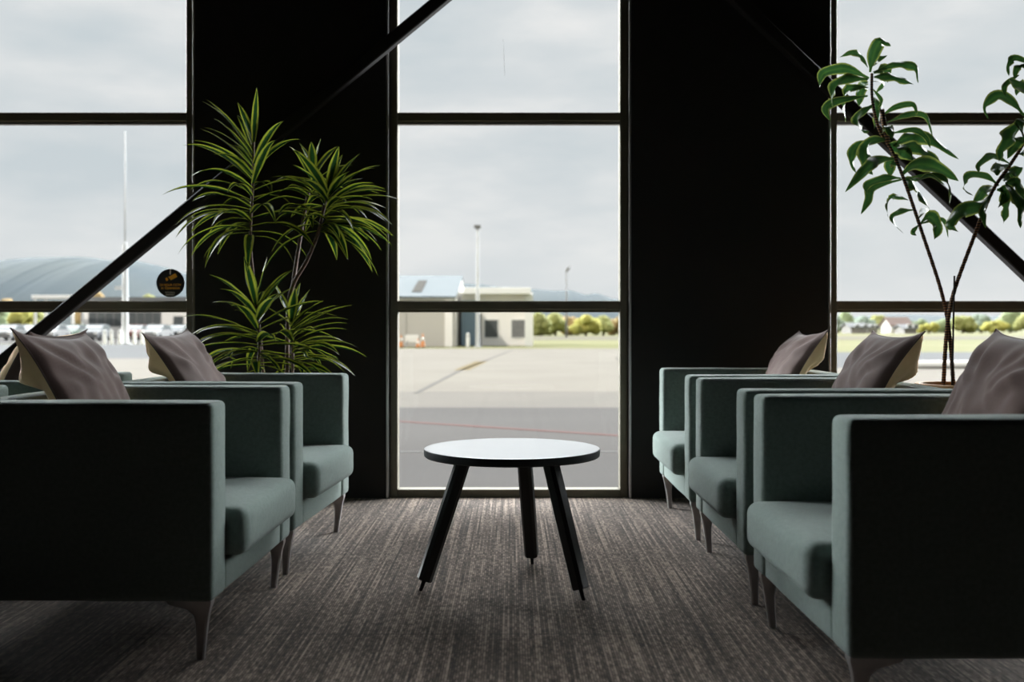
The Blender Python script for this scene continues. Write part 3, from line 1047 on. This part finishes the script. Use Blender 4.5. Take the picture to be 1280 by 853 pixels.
a, b = gp(498, 527), gp(775, 545)
k = (b[1] - a[1]) / (b[0] - a[0])
ground_line('red_line_marking', [(a[0] - 9, a[1] - 9 * k), (b[0] + 5, b[1] + 5 * k)], 0.13, M['redpaint'], None)
ground_line('white_line_marking', [(-12, gdepth(565)), (12, gdepth(566))], 0.05, M['whitepaint'], None)
ground_line('yellow_line_marking', [gp(577, 463), gp(602, 452)], 0.42, M['yellowpaint'], None)
ground_line('tar_joint_line', [gp(520, 492), gp(574, 464), gp(640, 438)], 0.10, M['tar'], None)
ground_line('tar_joint_line', [gp(840, 520), gp(770, 447)], 0.08, M['tar'], None)
bm = bmesh.new()
tube(bm, [(gp(1120, 462)[0], 28.6, GZ + 0.115), (gp(1165, 461)[0], 28.6, GZ + 0.115), (26, 30.2, GZ + 0.115)], 0.11, 12)
tag(link('white_pipe_kerb', bm, M['white'], None, True, auto=60), 'long white pipe barrier lying beside the grey road', 'barrier')

# grey-cream hangar and the white building beside it
hg = tag(empty('hangar', (-7.6, 63, GZ - 0.03)), 'cream clad hangar with pale blue gabled roof across the apron', 'hangar')
x0, x1 = -4.4, 4.02
bm = bmesh.new()
bm2 = [(0, 0), (0, 3.1), (8, 4.75), (16, 3.1), (16, 0)]
loft(bm, [[Vector((x, y, z)) for y, z in bm2] for x in (x0, x1)])
link('wall', bm, M['shed_wall'], hg)
bm = bmesh.new()
prof = [(-0.35, 3.06), (8, 4.80), (16.35, 3.06), (16.35, 3.18), (8, 4.93), (-0.35, 3.18)]
loft(bm, [[Vector((x, y, z)) for y, z in prof] for x in (x0 - 0.2, x1 + 0.06)])
link('roof', bm, M['shed_roof'], hg)
bm = bmesh.new()
loft(bm, [[Vector((x + (y - 1) * 0.0, y, 3.18 + (y + 0.35) * 0.2096 + dz)) for y, dz in ((1.2, 0.0), (5.6, 0.0), (5.6, 0.05), (1.2, 0.05))] for x in (1.15, 1.75)])
link('skylight', bm, M['tar'], hg)
for xa in (x0 + 0.1, 3.35):
    bm = bmesh.new()
    box(bm, xa, xa + 0.5, -0.12, 0.0, 0, 3.05)
    link('corner_post', bm, M['white_wall'], hg)
bm = bmesh.new()
box(bm, x0, x1, -0.30, -0.18, 3.0, 3.12)
link('gutter', bm, M['white'], hg)
bm = bmesh.new()
box(bm, -1.9, 0.9, -0.05, 0.0, 0, 2.5)
link('roller_door', bm, M['shed_wall'], hg)

wb = tag(empty('office_building', (-1.1, 66.5, GZ - 0.03)), 'low white flat-roofed building with two dark windows across the apron', 'building')
bm = bmesh.new()
box(bm, -2.28, 2.5, 0, 9, 0, 3.55)
link('wall', bm, M['white_wall'], wb)
bm = bmesh.new()
box(bm, -2.1, 2.35, -1.1, 9.3, 3.42, 3.85, 0.03, 1)
link('roof_fascia', bm, M['white'], wb)
bm = bmesh.new()
box(bm, -2.27, -1.2, -0.10, 0.0, 0, 3.0)
link('blue_cladding', bm, M['blue_door'], wb)
bm = bmesh.new()
box(bm, 1.95, 2.5, -0.55, 0.0, 0, 3.40)
link('corner_column', bm, M['white'], wb)
for xa, xb, m in ((-0.72, 0.15, M['dark_glass']), (1.08, 1.95, M['louvre'])):
    bm = bmesh.new()
    for q in ((xa - 0.06, xa, 0.55, 1.78), (xb, xb + 0.06, 0.55, 1.78), (xa, xb, 0.49, 0.55), (xa, xb, 1.72, 1.78)):
        box(bm, q[0], q[1], -0.06, 0.0, q[2], q[3])
    wf = link('window', bm, M['white'], wb)
    bm = bmesh.new()
    box(bm, xa, xb, -0.03, -0.005, 0.55, 1.72)
    if m is M['dark_glass']:
        box(bm, (xa + xb) / 2 - 0.02, (xa + xb) / 2 + 0.02, -0.05, -0.031, 0.55, 1.72)
    link('pane', bm, m, wf)
bm = bmesh.new()
box(bm, -1.15, -0.95, -0.06, 0.0, 0, 2.1)
link('side_door', bm, M['louvre'], wb)


def lamp_mast(name, px, Y, ztop, r0, r1, label, wide=0.9, kind='flood'):
    root = tag(empty(name, ((px - 640) / F * Y, Y, GZ - 0.03)), label, 'lamp post')
    z = ztop - GZ + 0.03
    bm = bmesh.new()
    tube(bm, [(0, 0, 0), (0, 0, z * 0.5), (0, 0, z)], [r0, (r0 + r1) / 2, r1], 12)
    link('pole', bm, M['galv'], root, True, auto=50)
    bm = bmesh.new()
    tube(bm, [(0, 0, 0), (0, 0, 0.06)], [r0 * 2.1, r0 * 2.1], 12)
    link('base_flange', bm, M['galv'], root)
    bm = bmesh.new()
    if kind == 'flood':
        box(bm, -wide / 2, wide / 2, -0.05, 0.05, z - 0.05, z + 0.02)
        link('cross_arm', bm, M['galv'], root)
        for s in (-1, 1):
            bm = bmesh.new()
            box(bm, s * wide / 2 - 0.13, s * wide / 2 + 0.13, -0.42, 0.05, z + 0.02, z + 0.2, 0.03, 1)
            link('lamp_head', bm, M['louvre'], root)
    else:
        tube(bm, [(0, 0, z), (0, 0, z + 0.4)], [r1 * 0.6, r1 * 0.2], 8)
        link('spike', bm, M['galv'], root)
    return root


lamp_mast('floodlight_mast', 597, 61.5, 0.87 + 124 / F * 61.5, 0.125, 0.075, 'white floodlight pole in front of the white building', 0.18)
lm = lamp_mast('lamp_mast', 156.5, 73, 0.87 + 105 / F * 73, 0.24, 0.18, 'tall white mast rising beside the row of white posts, in the left window', 0.6, 'spike')
bm = bmesh.new()
zz = 0.87 + 105 / F * 73 - GZ
tube(bm, [(0, 0, zz), (0, 0, 0.87 + 246 / F * 73 - GZ)], [0.075, 0.05], 8)
link('upper_pole', bm, M['galv'], lm, True)
bm = bmesh.new()
box(bm, -0.75, -0.24, -0.05, 0.05, 4.0, 4.25)
link('bracket', bm, M['galv'], lm)
vm = tag(empty('weather_mast', (6.56, 120, GZ - 0.03)), 'thin weather mast with a small vane against the cloud', 'mast')
bm = bmesh.new()
tube(bm, [(0, 0, 0), (0, 0, 8.4)], [0.13, 0.09], 8)
link('pole', bm, M['louvre'], vm, True)
bm = bmesh.new()
tube(bm, [(-0.1, 0, 7.9), (0.25, 0, 8.35), (0.45, 0, 8.7)], [0.12, 0.16, 0.05], 8)
link('wind_vane', bm, M['louvre'], vm, True)


def bollard(x, y, h, r, label, group, proto=None):
    root = tag(empty('bollard', (x, y, GZ - 0.03)), label, 'bollard', group)
    if proto:
        for ch in proto.children:
            dup(ch, root)
        return root
    bm = bmesh.new()
    lathe(bm, [(0, 0), (r, 0), (r, h * 0.9), (r * 0.8, h * 0.97), (0, h)], 16)
    link('post', bm, M['white'], root, True, auto=40)
    bm = bmesh.new()
    lathe(bm, [(r * 1.02, h * 0.76), (r * 1.06, h * 0.77), (r * 1.06, h * 0.84), (r * 1.02, h * 0.85)], 16)
    link('band', bm, M['grey_band'], root, True)
    return root


M['grey_band'] = outdoor('reflective_band', (0.5, 0.5, 0.5), None, 3, 0.4)
bollard((585 - 640) / F * 61.2, 61.2, 0.88, 0.115, 'single white bollard beside the floodlight pole', 'bollards outdoors')
first = None
for px, lb in ((131, 'white post first from the left in the row before the car park'), (139.5, 'white post second from the left in the row before the car park'), (150, 'white post just left of the tall mast in the row before the car park'),
               (168, 'white post just right of the tall mast in the row before the car park'), (178, 'white post rightmost of the row before the car park')):
    o = bollard((px - 640) / F * 72.4, 72.4, 1.05, 0.12, lb, 'bollards outdoors', first)
    first = first or o

for px, hgt, lb in ((501.5, 0.78, 'orange and white cone left of the white board by the hangar'), (528.5, 0.86, 'orange and white cone right of the white board, the taller one'), (522.5, 0.55, 'small orange cone right beside the white board')):
    Y = 60.6 if hgt > 0.6 else 60.0
    c = tag(empty('traffic_cone', ((px - 640) / F * Y, Y, GZ - 0.03)), lb, 'traffic cone', 'cones by the hangar')
    bm = bmesh.new()
    box(bm, -0.17, 0.17, -0.17, 0.17, 0, 0.04, 0.01, 1)
    link('base', bm, M['tyre'], c)
    bm = bmesh.new()
    lathe(bm, [(0, 0.04), (0.14, 0.04), (0.03, hgt), (0, hgt)], 16)
    link('cone_body', bm, M['cone'], c, True, auto=50)
    bm = bmesh.new()
    ra, rb = 0.14 - 0.11 * 0.45, 0.14 - 0.11 * 0.72
    lathe(bm, [(ra - 0.01, 0.04 + (hgt - 0.04) * 0.45), (ra + 0.004, 0.04 + (hgt - 0.04) * 0.45), (rb + 0.004, 0.04 + (hgt - 0.04) * 0.72), (rb - 0.01, 0.04 + (hgt - 0.04) * 0.72)], 16)
    link('reflective_band', bm, M['white'], c, True)
sb = tag(empty('barrier_board', ((514.5 - 640) / F * 61, 61, GZ - 0.03)), 'white board barrier standing between the orange cones', 'barrier')
bm = bmesh.new()
box(bm, -0.40, 0.40, -0.03, 0.03, 0.30, 0.76, 0.01, 1)
link('board', bm, M['white'], sb)
for s in (-1, 1):
    bm = bmesh.new()
    tube(bm, [(s * 0.34, -0.2, 0), (s * 0.34, 0.0, 0.4)], 0.025, 8)
    tube(bm, [(s * 0.34, 0.2, 0), (s * 0.34, 0.0, 0.4)], 0.025, 8)
    link('trestle_leg', bm, M['galv'], sb)


def tree(x, y, w, h, key, label, seed, name='tree', trunk=0.18, cat='tree', group=None, gz=None):
    rnd = random.Random(seed)
    root = tag(empty(name, (x, y, GZ - 0.03)), label, cat, group)
    bm = bmesh.new()
    k = max(5, int(7 + w / h * 4))
    for i in range(k):
        a = rnd.uniform(-1, 1)
        zc = rnd.uniform(0.30, 0.78) * h * (1 - 0.25 * abs(a))
        r = rnd.uniform(0.20, 0.30) * min(h, w)
        m4 = Matrix.Translation((a * max(0.0, w / 2 - r), rnd.uniform(-0.5, 0.5) * (w / 2 - r * 0.6), max(r * 0.85, zc))) @ Matrix.Diagonal((1.1, 1.0, 0.95, 1))
        g = bmesh.ops.create_icosphere(bm, subdivisions=3, radius=r, matrix=m4)
        c0 = m4.to_translation()
        for v in g['verts']:
            d = (v.co - c0)
            v.co = c0 + d * (1 + 0.30 * noise.noise(v.co * (2.6 / r) + Vector((seed, 0, 0))) + 0.16 * noise.noise(v.co * (7 / r)))
    zmin = min(v.co.z for v in bm.verts)
    if zmin < 0.02:
        for v in bm.verts:
            v.co.z = max(v.co.z, 0.02)
    link('foliage', bm, TREES[key], root, True)
    bm = bmesh.new()
    tube(bm, [(0, 0, 0), (0.03 * h, 0, h * 0.3), (0, 0, h * 0.6)], [trunk * 1.3, trunk, trunk * 0.5], 8)
    link('trunk', bm, M['bark'], root, True)
    return root


# trees beyond the dry field, centre window
for i, (px, w, top, key, lb) in enumerate((
        (676, 24, 389, 'olive', 'olive green tree beside the corner of the white building'),
        (694, 26, 391, 'olive', 'olive green bushy tree second from the white building'),
        (713, 22, 394, 'rust', 'brownish tree between the olive trees beyond the dry field'),
        (732, 32, 392, 'gold', 'rounded golden green bush beyond the dry field'),
        (754, 26, 395, 'olive', 'olive tree right of the golden bush in the centre window'),
        (774, 26, 396, 'rust', 'brownish tree at the right edge of the centre window'))):
    Y = 150 + (i % 3) * 4
    s = Y / F
    tree((px - 640) * s, Y, w * s * 1.25, (HY - top) * s + H - GZ + 0.1, key, lb, i * 3.3 + 1, 'tree' if i != 3 else 'bush', group='trees in the centre window')
# trees and houses far off in the right window
for i, (px, w, top, key, lb) in enumerate((
        (1046, 14, 396, 'blue', 'grey green tree far off at the left edge of the right window'),
        (1058, 18, 391, 'mid', 'tall green tree far off, second from the left in the right window'),
        (1079, 22, 398, 'blue', 'blue green tree far off behind the white houses'),
        (1101, 22, 396, 'olive', 'olive tree far off left of the pink roofed house'),
        (1133, 20, 401, 'blue', 'low blue green tree right of the pink roofed house'),
        (1150, 20, 402, 'mid', 'green tree far off left of the golden bush'),
        (1161, 24, 404, 'gold', 'golden bush far off above the middle right cushion'),
        (1181, 22, 400, 'mid', 'green tree far off behind the crossing canes'),
        (1203, 26, 396, 'olive', 'olive tree far off right of the crossing canes'),
        (1226, 22, 395, 'blue', 'blue green tree far off left of the tallest one'),
        (1245, 26, 402, 'gold', 'low yellowish tree far off in front of the tallest one'),
        (1263, 24, 390, 'mid', 'tallest green tree far off near the right photo edge'),
        (1284, 26, 394, 'olive', 'olive tree far off cut by the right photo edge'))):
    Y = 225 + (i % 4) * 6 - (20 if key == 'gold' else 0)
    s = Y / F
    tree((px - 640) * s, Y, w * s * 1.35, (HY - top) * s * 1.3 + H - GZ + 0.1, key, lb, i * 2.7 + 40, 'tree' if key != 'gold' else 'bush', 0.3, group='trees in the right window')


def house(px, Y, w, d, hw, hr, wall, roof, label, group):
    root = tag(empty('house', ((px - 640) / F * Y, Y, GZ - 0.03)), label, 'house', group)
    bm = bmesh.new()
    loft(bm, [[Vector((x, y, z)) for y, z in ((-d / 2, 0), (-d / 2, hw), (0, hr), (d / 2, hw), (d / 2, 0))] for x in (-w / 2, w / 2)])
    link('wall', bm, wall, root)
    bm = bmesh.new()
    e = 0.4
    sl = (hr - hw) / (d / 2)
    loft(bm, [[Vector((x, y, z)) for y, z in ((-d / 2 - e, hw - sl * e + 0.02), (0, hr + 0.02), (d / 2 + e, hw - sl * e + 0.02), (d / 2 + e, hw - sl * e + 0.22), (0, hr + 0.22), (-d / 2 - e, hw - sl * e + 0.22))] for x in (-w / 2 - e, w / 2 + e)])
    link('roof', bm, roof, root)
    for q in (-0.28, 0.22):
        bm = bmesh.new()
        box(bm, w * q, w * q + 1.1, -d / 2 - 0.06, -d / 2, 0.9, 1.9)
        wn = link('window', bm, M['white'], root)
        bm = bmesh.new()
        box(bm, w * q + 0.1, w * q + 1.0, -d / 2 - 0.09, -d / 2 - 0.061, 1.0, 1.8)
        link('pane', bm, M['dark_glass'], wn)
    return root


M['house_wall'] = outdoor('house_wall_paint', (0.46, 0.44, 0.42), None, 1, 0.8, K=0.5)
house(1068, 212, 3.4, 6, 1.3, 2.1, M['house_wall'], M['grey_roof'], 'small white house far off, left one of two', 'houses far off in the right window')
house(1086, 224, 2.2, 5, 1.2, 1.9, M['house_wall'], M['grey_roof'], 'small white house far off, right one of two', 'houses far off in the right window')
house(1120, 212, 4.2, 6, 1.7, 3.3, M['shed_wall'], M['brick_roof'], 'house with a pinkish roof far off among the trees', 'houses far off in the right window')
house(1132, 200, 2.4, 5, 1.0, 1.7, M['house_wall'], M['grey_roof'], 'low white shed far off in front of the pink roofed house', 'houses far off in the right window')

# car park and buildings in the left window
cb = tag(empty('car_hire_building', ((165 - 640) / F * 112, 112, GZ - 0.03)), 'long low pale building with dark glazing behind the car park', 'building')
s = 112 / F
bm = bmesh.new()
box(bm, -62 * s, 72 * s, 0, 10, 0, 4.2)
link('wall', bm, M['white_wall'], cb)
bm = bmesh.new()
box(bm, -64 * s, 74 * s, -0.8, 10.4, 4.2, 4.65)
link('roof', bm, M['grey_roof'], cb)
for xa, xb in ((-54, -12), (-4, 36)):
    bm = bmesh.new()
    box(bm, xa * s, xb * s, -0.08, 0.0, 1.35, 3.0)
    wn = link('window', bm, M['louvre'], cb)
    bm = bmesh.new()
    for j in range(4):
        q0 = xa + (xb - xa) * j / 4 + 0.8
        q1 = xa + (xb - xa) * (j + 1) / 4 - 0.8
        box(bm, q0 * s, q1 * s, -0.11, -0.081, 1.45, 2.9)
    link('pane', bm, M['dark_glass'], wn)
bm = bmesh.new()
box(bm, 52 * s, 64 * s, -0.08, 0.0, 0, 2.5)
link('entrance_door', bm, M['dark_glass'], cb)
pc = tag(empty('canopy_shelter', ((74 - 640) / F * 108, 108, GZ - 0.03)), 'small white flat-roofed shelter left of the long pale building', 'shelter')
bm = bmesh.new()
box(bm, -2.3, 2.3, -1.5, 1.5, 4.3, 4.7, 0.05, 1)
link('roof', bm, M['white'], pc)
for sx in (-1, 1):
    for sy in (-1, 1):
        bm = bmesh.new()
        box(bm, sx * 2.0 - 0.12, sx * 2.0 + 0.12, sy * 1.2 - 0.12, sy * 1.2 + 0.12, 0, 4.3)
        link('post', bm, M['white'], pc)

for i, (px, w, top, key, lb) in enumerate((
        (-8, 36, 368, 'mid', 'green tree cut by the left photo edge above the cushion'),
        (8, 22, 364, 'rust', 'rusty orange tree at the left photo edge'),
        (28, 30, 378, 'gold', 'yellowish tree at the left behind the parked cars'),
        (48, 26, 384, 'olive', 'olive tree left of the white shelter'),
        (115, 44, 357, 'rust', 'brownish tree rising behind the diagonal brace'),
        (190, 44, 366, 'olive', 'olive tree above the pale building roof below the sticker'),
        (226, 28, 372, 'mid', 'green tree at the right edge of the left window'))):
    Y = (128, 134, 116, 126, 150, 148, 154)[i]
    s = Y / F
    tree((px - 640) * s, Y, w * s * 1.1, (HY - top) * s + H - GZ + 0.1, key, lb, i * 1.9 + 90, 'tree', 0.22, group='trees in the left window')


def car(px, Y, rz, key, label, proto=None):
    root = tag(empty('parked_car', ((px - 640) / F * Y, Y, GZ - 0.005), rz), label, 'car', 'cars parked behind the white posts')
    bm = bmesh.new()
    pr = [(-2.1, 0.28), (-2.12, 0.75), (-1.95, 0.92), (-0.9, 1.0), (0.95, 0.98), (2.0, 0.82), (2.15, 0.6), (2.12, 0.28)]
    secs = []
    for y, k in ((-0.85, 0.94), (-0.78, 1.0), (0.78, 1.0), (0.85, 0.94)):
        secs.append([Vector((x * (0.99 if k < 1 else 1), y, 0.28 + (z - 0.28) * k)) for x, z in pr])
    loft(bm, secs)
    link('car_body', bm, CARS[key], root, True, auto=35)
    bm = bmesh.new()
    pr2 = [(-1.85, 0.93), (-1.35, 1.42), (0.1, 1.46), (0.95, 0.96)]
    loft(bm, [[Vector((x * sx, y, z)) for x, z in pr2] for y, sx in ((-0.76, 1.0), (-0.60, 0.98), (0.60, 0.98), (0.76, 1.0))])
    link('cabin_glass', bm, M['dark_glass'], root, True, auto=35)
    bm = bmesh.new()
    loft(bm, [[Vector((x, y, z)) for x, z in ((-1.38, 1.41), (-1.3, 1.48), (0.02, 1.52), (0.12, 1.45))] for y in (-0.66, 0.66)])
    link('roof', bm, CARS[key], root)
    for sx in (-1.3, 1.3):
        for sy in (-1, 1):
            bm = bmesh.new()
            lathe(bm, [(0, -0.1), (0.3, -0.1), (0.31, 0), (0.3, 0.1), (0, 0.1)], 20)
            bmesh.ops.rotate(bm, verts=bm.verts, cent=(0, 0, 0), matrix=Matrix.Rotation(PI / 2, 3, 'X'))
            bmesh.ops.translate(bm, verts=bm.verts, vec=(sx, sy * 0.78, 0.31))
            link('wheel', bm, M['tyre'], root, True, auto=40)
    for sy in (-1, 1):
        bm = bmesh.new()
        box(bm, 2.05, 2.16, sy * 0.68 - 0.14, sy * 0.68 + 0.14, 0.60, 0.74)
        link('headlamp', bm, M['white'], root)
    return root


for px, Y, rz, key, lb in ((12, 92, -1.45, 'white', 'white car parked at the left photo edge below the orange tree'), (36, 97, -1.65, 'silver', 'silver car parked second from the left photo edge'),
                           (66, 94, -1.5, 'white', 'white car parked left of the diagonal brace'), (92, 99.5, -1.6, 'green', 'green car parked behind the foot of the diagonal brace'),
                           (120, 92, -1.5, 'silver', 'silver car parked behind the leftmost white posts'), (170, 99, -1.55, 'red', 'dull red car parked right of the tall mast'),
                           (196, 94, -1.6, 'white', 'white car parked above the left cushion by the plant'), (222, 98.5, -1.5, 'grey', 'dark grey car parked at the right edge of the left window')):
    car(px, Y, rz, key, lb)


# hills
def hill(name, ridge, Y, depth, seed):
    """ridge: photograph pixels along the skyline at distance Y; slopes fall to the plain in front and behind"""
    bm = bmesh.new()
    xs = []
    for i in range(len(ridge) - 1):
        (xa, ya), (xb, yb) = ridge[i], ridge[i + 1]
        for k in range(8):
            t = k / 8
            tt = t * t * (3 - 2 * t) * 0.5 + t * 0.5
            xs.append((xa + (xb - xa) * t, ya + (yb - ya) * tt))
    xs.append(ridge[-1])
    rows = []
    for j in range(15):
        f = j / 14 * 2 - 1
        row = []
        for i, (px, py) in enumerate(xs):
            p = P(px, py, Y)
            zz = (p.z - GZ + 1)
            k = math.cos(f * PI / 2) ** 0.8 if abs(f) < 1 else 0
            nz = 1 + 0.16 * noise.noise(Vector((i * 0.35, f * 3, seed))) * 0.4 * (1 - abs(1 - abs(f) * 2) * 0.3) * min(1, abs(f) * 3) * 0.3
            row.append(bm.verts.new((p.x, Y + f * depth, GZ - 1.2 + zz * k * nz)))
        rows.append(row)
    for r0, r1 in zip(rows, rows[1:]):
        for i in range(len(xs) - 1):
            bm.faces.new((r0[i], r0[i + 1], r1[i + 1], r1[i]))
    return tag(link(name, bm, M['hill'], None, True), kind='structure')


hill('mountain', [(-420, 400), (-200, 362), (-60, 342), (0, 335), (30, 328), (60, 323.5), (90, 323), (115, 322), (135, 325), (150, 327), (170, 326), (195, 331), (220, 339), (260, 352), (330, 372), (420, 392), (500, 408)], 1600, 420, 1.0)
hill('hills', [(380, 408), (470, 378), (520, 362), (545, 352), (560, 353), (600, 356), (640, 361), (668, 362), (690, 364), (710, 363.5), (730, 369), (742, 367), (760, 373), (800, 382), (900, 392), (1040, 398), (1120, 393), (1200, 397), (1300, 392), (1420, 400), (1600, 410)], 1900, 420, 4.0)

# ------------------------------------------------------------------ sky and sun
w = bpy.data.worlds.new('overcast_sky')
SC.world = w
w.use_nodes = True
nt = w.node_tree
L = nt.links.new
bg = nt.nodes['Background']
tc = N(nt, 'ShaderNodeTexCoord')
mp = N(nt, 'ShaderNodeMapping')
mp.inputs['Scale'].default_value = (1.0, 1.0, 3.2)
mp.inputs['Location'].default_value = (0.4, 0.0, 0.35)
L(tc.outputs['Generated'], mp.inputs['Vector'])
nz = N(nt, 'ShaderNodeTexNoise')
nz.inputs['Scale'].default_value = 4.2
nz.inputs['Detail'].default_value = 7
nz.inputs['Roughness'].default_value = 0.52
L(mp.outputs['Vector'], nz.inputs['Vector'])
cl0 = ramp(nt, nz.outputs['Fac'], [(0.34, (0.63, 0.69, 0.73)), (0.50, (0.73, 0.765, 0.79)), (0.64, (0.87, 0.875, 0.88))])
sep = N(nt, 'ShaderNodeSeparateXYZ')
L(tc.outputs['Generated'], sep.inputs[0])
# the cloud thins to a paler band near the horizon
mh = N(nt, 'ShaderNodeMapRange', interpolation_type='SMOOTHSTEP')
L(sep.outputs['Z'], mh.inputs['Value'])
mh.inputs['From Min'].default_value = 0.02
mh.inputs['From Max'].default_value = 0.16
mh.inputs['To Min'].default_value = 0.55
mh.inputs['To Max'].default_value = 0.0
mix = N(nt, 'ShaderNodeMix', data_type='RGBA')
L(mh.outputs[0], mix.inputs['Factor'])
L(cl0, mix.inputs['A'])
mix.inputs['B'].default_value = (0.80, 0.82, 0.83, 1)
cl = mix.outputs['Result']
mr = N(nt, 'ShaderNodeMapRange', interpolation_type='SMOOTHSTEP')
L(sep.outputs['Z'], mr.inputs['Value'])
mr.inputs['From Min'].default_value = 0.335
mr.inputs['From Max'].default_value = 0.52
mr.inputs['To Min'].default_value = 0.0
mr.inputs['To Max'].default_value = 1.0
# extra sky gain added high up ahead, out of view, to brighten the room
my = N(nt, 'ShaderNodeMapRange', interpolation_type='SMOOTHSTEP')
L(sep.outputs['Y'], my.inputs['Value'])
my.inputs['From Min'].default_value = 0.15
my.inputs['From Max'].default_value = 0.55
my.inputs['To Min'].default_value = 0.0
my.inputs['To Max'].default_value = 1.0
gm = N(nt, 'ShaderNodeMath', operation='MULTIPLY')
L(mr.outputs[0], gm.inputs[0])
L(my.outputs[0], gm.inputs[1])
ga = N(nt, 'ShaderNodeMath', operation='MULTIPLY_ADD')
L(gm.outputs[0], ga.inputs[0])
ga.inputs[1].default_value = 15.0
ga.inputs[2].default_value = 1.0
# unseen glow added low down to either side, lighting the chair fronts
ax = N(nt, 'ShaderNodeMath', operation='ABSOLUTE')
L(sep.outputs['X'], ax.inputs[0])
ms = N(nt, 'ShaderNodeMapRange', interpolation_type='SMOOTHSTEP')
L(ax.outputs[0], ms.inputs['Value'])
ms.inputs['From Min'].default_value = 0.52
ms.inputs['From Max'].default_value = 0.68
ms.inputs['To Max'].default_value = 1.0
my2 = N(nt, 'ShaderNodeMapRange', interpolation_type='SMOOTHSTEP')
L(sep.outputs['Y'], my2.inputs['Value'])
my2.inputs['From Min'].default_value = 0.30
my2.inputs['From Max'].default_value = 0.50
my2.inputs['To Max'].default_value = 1.0
g2 = N(nt, 'ShaderNodeMath', operation='MULTIPLY')
L(ms.outputs[0], g2.inputs[0])
L(my2.outputs[0], g2.inputs[1])
mz = N(nt, 'ShaderNodeMapRange', interpolation_type='SMOOTHSTEP')
L(sep.outputs['Z'], mz.inputs['Value'])
mz.inputs['From Min'].default_value = 0.40
mz.inputs['From Max'].default_value = 0.62
mz.inputs['To Min'].default_value = 1.0
mz.inputs['To Max'].default_value = 0.25
g3 = N(nt, 'ShaderNodeMath', operation='MULTIPLY')
L(g2.outputs[0], g3.inputs[0])
L(mz.outputs[0], g3.inputs[1])
gb = N(nt, 'ShaderNodeMath', operation='MULTIPLY_ADD')
L(g3.outputs[0], gb.inputs[0])
gb.inputs[1].default_value = 62.0
L(ga.outputs[0], gb.inputs[2])
sc = N(nt, 'ShaderNodeVectorMath', operation='SCALE')
L(cl, sc.inputs[0])
L(gb.outputs[0], sc.inputs['Scale'])
L(sc.outputs[0], bg.inputs['Color'])
bg.inputs['Strength'].default_value = 1.0

sun = bpy.data.lights.new('sun', 'SUN')
sun.energy = 3.0
sun.angle = math.radians(3)
sun.color = (1.0, 0.93, 0.82)
so = bpy.data.objects.new('sun', sun)
COL.objects.link(so)
sd = Vector((0.62, 0.62, -0.62))       # from behind the building, over the left shoulder
so.rotation_euler = sd.to_track_quat('-Z', 'Y').to_euler()
so.location = (-20, -20, 30)

# ------------------------------------------------------------------ camera
cam = bpy.data.cameras.new('camera')
cam.sensor_width = 36.0
cam.lens = 35.0
cam.shift_y = -16.5 / 1280.0
cam.clip_end = 6000
cam.clip_start = 0.05
cam.dof.use_dof = True
cam.dof.focus_distance = 3.5
cam.dof.aperture_fstop = 2.8
co = bpy.data.objects.new('camera', cam)
COL.objects.link(co)
co.location = (0, 0, H)
co.rotation_euler = (PI / 2, 0, 0)
SC.camera = co

SC.view_settings.view_transform = 'Standard'
SC.view_settings.look = 'None'
SC.view_settings.gamma = 1.0
SC.view_settings.use_curve_mapping = False
SC.view_settings.exposure = 0.0
SC.cycles.use_denoising = True
SC.cycles.max_bounces = 10
SC.cycles.transparent_max_bounces = 16
SC.cycles.caustics_reflective = False
SC.cycles.sample_clamp_indirect = 6.0
